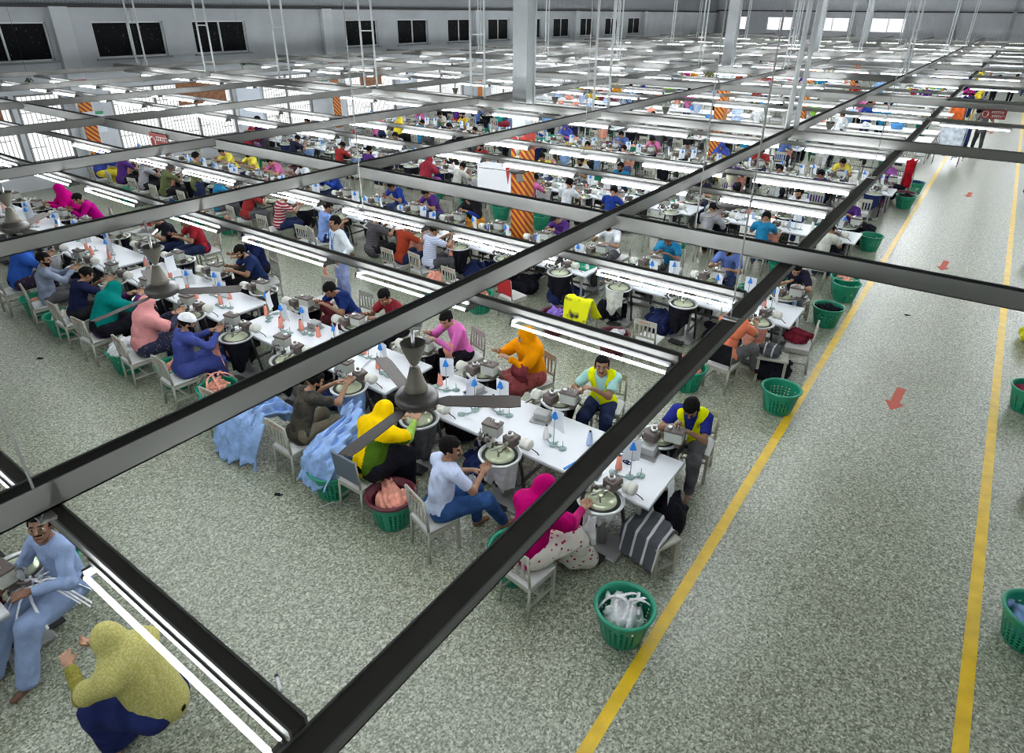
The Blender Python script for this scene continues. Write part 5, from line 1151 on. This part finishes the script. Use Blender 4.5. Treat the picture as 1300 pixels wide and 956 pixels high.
# things on the front table
b=MB(); strips(b,(-5.05,5.62,.775),9,.14,21,wd=.014,sag=.0); tag(b.build('knit_scraps',[M_PEACH]),'small heap of peach knit scraps on the front table','knit scraps')
b=MB(); rr=random.Random(5)
for i in range(12):
    x,y=-2.62+rr.uniform(-.14,.14),6.05+rr.uniform(-.10,.10); b.path([(x+.035*cos(a*.9),y+.03*sin(a*.9),.768) for a in range(8)],.006,5)
tag(b.build('elastic_loops',[GARM[3]]),'navy elastic loops lying on the front table','elastic loops')
tag(MB().box((0,0,.0),(.03,.42,.012),bev=.003).build('blue_ruler',[M_BLUE],None,(-3.02,5.62,.768),rz=-.25),'blue plastic strip lying across the front table edge','ruler')
for k,(x,y,rz,l_) in enumerate(((-3.86,6.16,.2,'right of the orange scarf'),(-5.0,6.18,-.1,'in front of the orange scarf'),(-2.4,6.30,.1,'in front of the masked vest wearer'),(-7.3,6.2,.2,'by the dark red shirt'),(-8.5,6.2,0,'by the navy tee shirt'))):
    tag(MB().box((0,0,.07),(.20,.16,.11),bev=.012).box((0,-.02,.008),(.26,.24,.012)).build('gearbox_case',[M_GREY],None,(x,y,.76),rz),'grey metal machine case on the front table '+l_,'machine case','grey machine cases')
tag(MB().box((0,0,0),(.30,.42,.006)).box((.02,.01,.006),(.28,.38,.006)).build('sheet_stack',[M_PAPER],None,(-7.0,5.75,.765),rz=.3),'loose white sheets on the table left of the front fan','paper sheets')
sheetcloth('green_cloth',[[(-6.75,11.35,.775),(-6.15,11.30,.775)],[(-6.7,11.75,.78),(-6.1,11.7,.78)]],.012,cloth((.02,.28,.16),'green_cloth'),'green folded cloth lying on the second row table',nx=14,amp=.006)
sheetcloth('yellow_shirt',[[(-5.66,9.60,.48),(-5.14,9.60,.48)],[(-5.64,9.66,.90),(-5.12,9.70,.90)],[(-5.62,9.74,.92),(-5.12,9.78,.90)],[(-5.60,9.92,.50),(-4.98,9.98,.46)]],.02,patterned((.78,.80,.0),(.02,.02,.02),3.2,.60,'yellow_black_cloth','noise'),'bright yellow and black shirt hung over a chair back in second row','shirt')
# red knitwear bundle on the sideways chair
heapc(-1.85,11.25,.46,cloth((.16,.015,.03),'maroon_knit2'),2,'maroon knitwear heap on the sideways chair','cloth heaps on chairs',0,.95)
heapc(-2.0,10.55,.0,M_BLACK,1,'black cloth bag on the floor at the second row end','cloth bags',0,1.5,'black_bag')
r=empty('side_bench',(-2.02,10.45,0),.25,'cream bench at second row end with grey striped cloth','bench')
MB().box((.0,0,.44),(.50,.36,.04),bev=.01).build('bench_top',[M_CREAM],r)
for sx in (-1,1):
    for sy in (-1,1): MB().box((sx*.21,sy*.14,.21),(.045,.045,.42)).build('leg',[M_CREAM],r)
heapc(-2.08,10.45,.46,M_GSTR,3,'grey striped cloth roll on the second row bench','cloth heaps on chairs',0,.85)
# dark bags and bundles under the second row
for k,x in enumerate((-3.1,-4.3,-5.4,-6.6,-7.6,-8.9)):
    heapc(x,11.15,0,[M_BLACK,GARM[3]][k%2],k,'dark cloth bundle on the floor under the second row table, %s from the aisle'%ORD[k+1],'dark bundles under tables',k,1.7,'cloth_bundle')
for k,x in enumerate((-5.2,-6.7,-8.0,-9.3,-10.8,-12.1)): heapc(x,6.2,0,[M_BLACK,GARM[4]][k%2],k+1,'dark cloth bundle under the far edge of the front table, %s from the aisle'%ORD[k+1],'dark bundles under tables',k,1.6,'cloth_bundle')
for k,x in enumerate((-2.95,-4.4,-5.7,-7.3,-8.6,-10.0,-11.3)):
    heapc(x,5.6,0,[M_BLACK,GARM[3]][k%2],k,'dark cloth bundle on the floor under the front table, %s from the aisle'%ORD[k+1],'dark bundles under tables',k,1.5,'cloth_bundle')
# right edge of the aisle
put_chair('slats',1.98,5.25,pi*.5,'cream chair at the right edge of the aisle, nearest one','chairs right of the aisle')
put_chair('slats',1.98,10.7,pi*.5,'cream chair at the right edge beyond the nearest basket','chairs right of the aisle')
heapc(1.78,14.9,.0,patterned((.75,.75,.02),(.02,.02,.02),4,.5,'yellow_black_bag','noise'),1,'yellow and black bag on the floor at the right edge','cloth bags',0,1.8,'cloth_bag')
heapc(1.95,9.4,.0,M_BLACK,2,'black bag on the floor at the right edge','cloth bags',0,1.7,'cloth_bag')
heapc(1.9,28.,.0,M_BLACK,3,'dark bag on the floor far up the right edge','cloth bags',0,2.2,'cloth_bag')
# small litter on the floor
for k,(px,py,mt,l_) in enumerate(((783,0,0,0),)): pass
b=MB(); b.path([(*at(405,645),.006),(*at(418,640),.006),(*at(430,634),.008),(*at(437,640),.006),(*at(444,642),.006)],.008,5); tag(b.build('ribbon_scrap',[M_WHITE]),'white ribbon scrap on the floor below the light blue cloth','scrap')
for px,py,l_,mt in ((1128,458,'white scrap of paper on the aisle floor',M_WHITE),(50,455,'dark fabric scrap on the floor left of the white bundles',M_BLACK),(352,628,'tiny dark scrap on the open floor',M_BLACK),(1151,400,'small dark scrap on aisle floor near the arrow',M_BLACK)):
    x,y=at(px,py); tag(MB().box((0,0,.006),(.07,.05,.01),rz=.5,bev=.003).box((.05,.02,.006),(.05,.02,.008),rz=1.).build('floor_scrap',[mt],None,(x,y,0)),l_,'scrap','floor scraps')
x,y=at(352,862); tag(MB().tube((0,0,.02),(.13,-.06,.02),.016,n=10).tube((-.03,.014,.02),(0,0,.02),.018,n=10,mi=1).build('marker_pen',[M_WHITE,M_DARK],None,(x,y,0)),'marker pen with black cap lying on the floor at the bottom','marker pen')
# ================================================================== FINISHING AREA BEYOND THE MACHINES
M_WT=M((.86,.87,.88),.4,0,0,'white_table_top')
def long_table(x0,x1,y,w,label,group='long white inspection tables'):
    r=empty('inspection_table',((x0+x1)/2,y,0),0,label,'table',group); L=x1-x0
    MB().box((0,0,.86),(L,w,.05),bev=.008).build('tabletop',[M_WT],r)
    b=MB()
    n=max(2,int(L/1.6))
    for i in range(n+1):
        for s in (-1,1): b.box((-L/2+.05+(L-.1)*i/n,s*(w/2-.08),.42),(.05,.05,.84))
    b.build('underframe',[M_GREY],r)
    b=MB(); b.box((0,0,.3),(L-.2,w-.2,.03)); q=random.Random(int(x0*10+y))
    b.build('lower_shelf',[M_GREY],r)
    return r
ti=0; colr=[(.75,.76,.78),(.80,.36,.27),(.10,.30,.62),(.70,.15,.04),(.72,.60,.03),(.25,.55,.05),(.30,.03,.06),(.03,.04,.12),(.45,.55,.75),(.70,.70,.66),(.02,.40,.5)]
CN=['white','peach','blue','orange red','yellow','lime','dark red','navy','pale blue','ivory','turquoise']
cmat=[cloth(c,'garment_cloth') for c in colr]
zones=[(33.2,1.5),(35.6,1.3),(39.2,1.2),(42.8,1.2),(46.4,1.2),(50.,1.2),(53.6,1.2),(57.2,1.2),(61.,1.2),(65.,1.2)]
rs=random.Random(21); hi=0
for zi,(y,w) in enumerate(zones):
    for bi,(x0,x1) in enumerate(((-8.2,-2.0),(-16.0,-9.5),(-23.5,-17.2))):
        long_table(x0,x1,y,w,'long white table, %s from aisle in the %s table line of the finishing area'%(ORD[bi+1],ORD[zi+1]))
        n=rs.randint(3,6) if (zi>0 or bi>0) else 1
        for j in range(n):
            ci=rs.choice([0,0,0,1,2,3,4,5,6,7,8,8,9,10]) if zi>1 else rs.choice([0,0,8,8,1,2])
            x=x0+.4+(x1-x0-.8)*(j+rs.random())/n
            heapc(x,y+rs.uniform(-.2,.2),.885,cmat[ci],rs.randrange(5),'%s garment heap, %s on the %s table of finishing line %s'%(CN[ci],ORD[j+1],ORD[bi+1],ORD[zi+1]),'garment heaps on white tables',rs.uniform(0,6),rs.uniform(.7,1.2))
        for j in range(rs.randint(1,3)):
            if zi==0: continue
            x=rs.uniform(x0,x1); pi_=rs.choice([5,5,5,0,3,4]); sh=rs.randrange(14); sc_=rs.choice([1,2,3,3,7,7,5,9])
            worker(pi_,x,y+w/2+(.62 if pi_==5 else .85),pi+rs.uniform(-.3,.3),sh,sc_,'%s at the %s table of finishing line %s'%(['leftmost','next','another'][j],ORD[bi+1],ORD[zi+1]),extra='')
        if rs.random()<.75:
            o=mk('hung_garment',HANG[rs.randrange(4)],None,(rs.uniform(x0,x1),y+w/2+1.15,.62),0); o.material_slots[0].link='OBJECT'; ci=rs.randrange(11); o.material_slots[0].material=cmat[ci]; tag(o,'%s garment hanging behind the %s table of finishing line %s'%(CN[ci],ORD[bi+1],ORD[zi+1]),'garment','garments hanging in the finishing area'); o.location.z=.5
            b=MB().tube((o.location.x-.3,o.location.y,1.35),(o.location.x+.3,o.location.y,1.35),.012,n=6)
            for s in (-.3,.3): b.tube((o.location.x+s,o.location.y,0),(o.location.x+s,o.location.y,1.37),.015,n=6).box((o.location.x+s,o.location.y,.012),(.05,.4,.024))
            tag(b.build('clothes_rail',[M_GREY]),'low clothes rail behind the %s table of finishing line %s'%(ORD[bi+1],ORD[zi+1]),'clothes rail','clothes rails')
P('person in white shirt leaning over the long white table near the big beam',-5.6,32.35,.0,sit=False,top=M_WHITE,bottom=pants[0],lean=30,nod=30,neck=20,hands=((-.15,.55,.98),(.15,.60,.98)),sleeve='long',seed=41)
P('person standing in white at the middle of the white tables',-9.0,31.9,.2,sit=False,top=M_WHITE,bottom=pants[2],lean=6,nod=20,neck=12,hands=((-.15,.36,1.0),(.15,.36,1.0)),sleeve='long',seed=42)
P('person walking away down the aisle in dark trousers',-.50,37.6,.1,sit=False,top=cloth((.12,.12,.13),'grey_shirt'),bottom=M_DARK,lean=8,nod=5,knees=((-.10,.22,.50),(.10,-.08,.50)),feet=((-.12,.30,.08),(.10,-.42,.18)),hands=((-.22,.18,.88),(.22,-.12,.90)),seed=43)
for k,(x,y,sh,pi_,sc_,l_) in enumerate(((-2.6,60.,0,5,3,'standing by the aisle'),(-1.4,63.,1,5,0,'standing in the far aisle, leftmost'),(.2,61.,11,5,0,'standing in the far aisle centre'),(1.6,62.5,11,5,0,'standing in the far aisle right of centre'),(2.6,58.5,5,5,0,'standing at the far right side'),(-1.6,52.5,4,3,7,'sitting where the aisle edge beam meets the far beam'),(2.4,48.5,3,5,0,'standing on the right far side'),(-3.6,56.,8,5,0,'standing beside the far yellow line'),(-.8,59.,2,5,0,'standing mid aisle, far away'),(1.0,66.,9,5,0,'standing near the far wall in the aisle'),(-2.2,66.,10,5,0,'standing near the far wall by the line'),(3.4,63.,2,5,0,'standing right of the far aisle'),(2.3,53.,4,5,0,'standing by the right aisle edge'))):
    worker(pi_,x,y,pi+.3*k,sh,sc_,l_)
# cloth racks at the aisle edge
def rack(x,y,mat,lab,wd=1.1,hh=1.5,rz=0):
    r=empty('garment_rack',(x,y,0),rz,lab+' on a metal rack by the yellow line','garment rack','garment racks by the aisle')
    b=MB(); 
    for s in (-1,1): b.tube((s*wd/2,0,0),(s*wd/2,0,hh),.018,n=8); b.box((s*wd/2,0,.02),(.04,.5,.04))
    b.tube((-wd/2,0,hh),(wd/2,0,hh),.018,n=8); b.tube((-wd/2,0,.4),(wd/2,0,.4),.014,n=8); b.build('rack_frame',[M_GREY],r)
    sheetcloth('draped_cloth',[[(x-wd*.45,y-.16,.45),(x+wd*.45,y-.20,.40)],[(x-wd*.45,y-.05,hh+.02),(x+wd*.45,y-.05,hh+.02)],[(x-wd*.42,y+.05,hh+.02),(x+wd*.44,y+.05,hh+.02)],[(x-wd*.45,y+.20,.55),(x+wd*.45,y+.16,.5)]],.03,mat,lab+' draped over a rack by the yellow line','cloth','cloth draped on racks',amp=.05,seed=int(y))
rack(-1.35,33.0,cloth((.62,.68,.76),'pale_cloth'),'pale bluish white cloth',.9,1.6); rack(-1.0,34.6,GARM[3],'dark navy cloth',.4,1.5); rack(-1.95,25.6,cloth((.40,.01,.02),'crimson_knit'),'crimson cloth',.3,1.25)
rack(-1.9,44.,cmat[3],'orange cloth',.8,1.4); rack(-1.7,47.,GARM[3],'far navy cloth',.6,1.4)
heapc(-2.6,25.2,.0,M_BLACK,2,'black knitwear bundle beside the crimson rack','cloth bags',0,2.4,'cloth_bundle')
heapc(-2.3,19.6,.0,M_BLACK,1,'black knitwear bundle at the third row end','cloth bags',0,2.2,'cloth_bundle')
heapc(-2.5,19.3,.45,cloth((.7,.68,.05),'yellow_knit'),1,'yellow vest cloth on the bundle at the third row end','cloth heaps on chairs',0,1.1)
# drum fan between first column and aisle
r=empty('pedestal_fan',(-17.2,35.0,0),.3,'round black drum fan standing beside the tall column in the distance','pedestal fan')
b=MB(); Rx=Matrix.Rotation(radians(90),3,'X')
for rr_ in (.1,.2,.3,.38): b.lathe([(rr_,-.006),(rr_+.012,-.006),(rr_+.012,.006),(rr_,.006),(rr_,-.006)],24,0,(0,-.1,1.3),R=Rx)
for i in range(16): a=i*pi/8; b.tube((.06*cos(a),-.1,1.3+.06*sin(a)),(.39*cos(a),-.1,1.3+.39*sin(a)),.005,n=4)
b.build('guard',[M_DARK],r); MB().lathe([(.37,-.1),(.40,-.1),(.40,.12),(.37,.12),(.37,-.1)],24,0,(0,0,1.3),R=Rx).build('drum',[M_GREY],r)
MB().tube((0,0,0),(0,0,.95),.03,n=8).lathe([(.001,0),(.3,0),(.28,.05),(.001,.06)],20).build('stand',[M_DARK],r)
# far-left man by the windows
P('person in dark purple shirt standing by the left windows holding yellow cloth',-23.3,15.9,pi*.9,sit=False,top=cloth((.07,.02,.09),'plum_shirt'),bottom=M_DARK,lean=10,nod=15,neck=10,hands=((-.2,.4,1.1),(.25,.42,1.15)),seed=44)
# helpers kept out of the finished scene
for o in list(CH.values())+[BK,BKM,MACH,STD,CONE,TB]+[g[0] for g in G]:
    for c in kids(o):
        for g in kids(c): bpy.data.objects.remove(g)
        bpy.data.objects.remove(c)
    bpy.data.objects.remove(o)
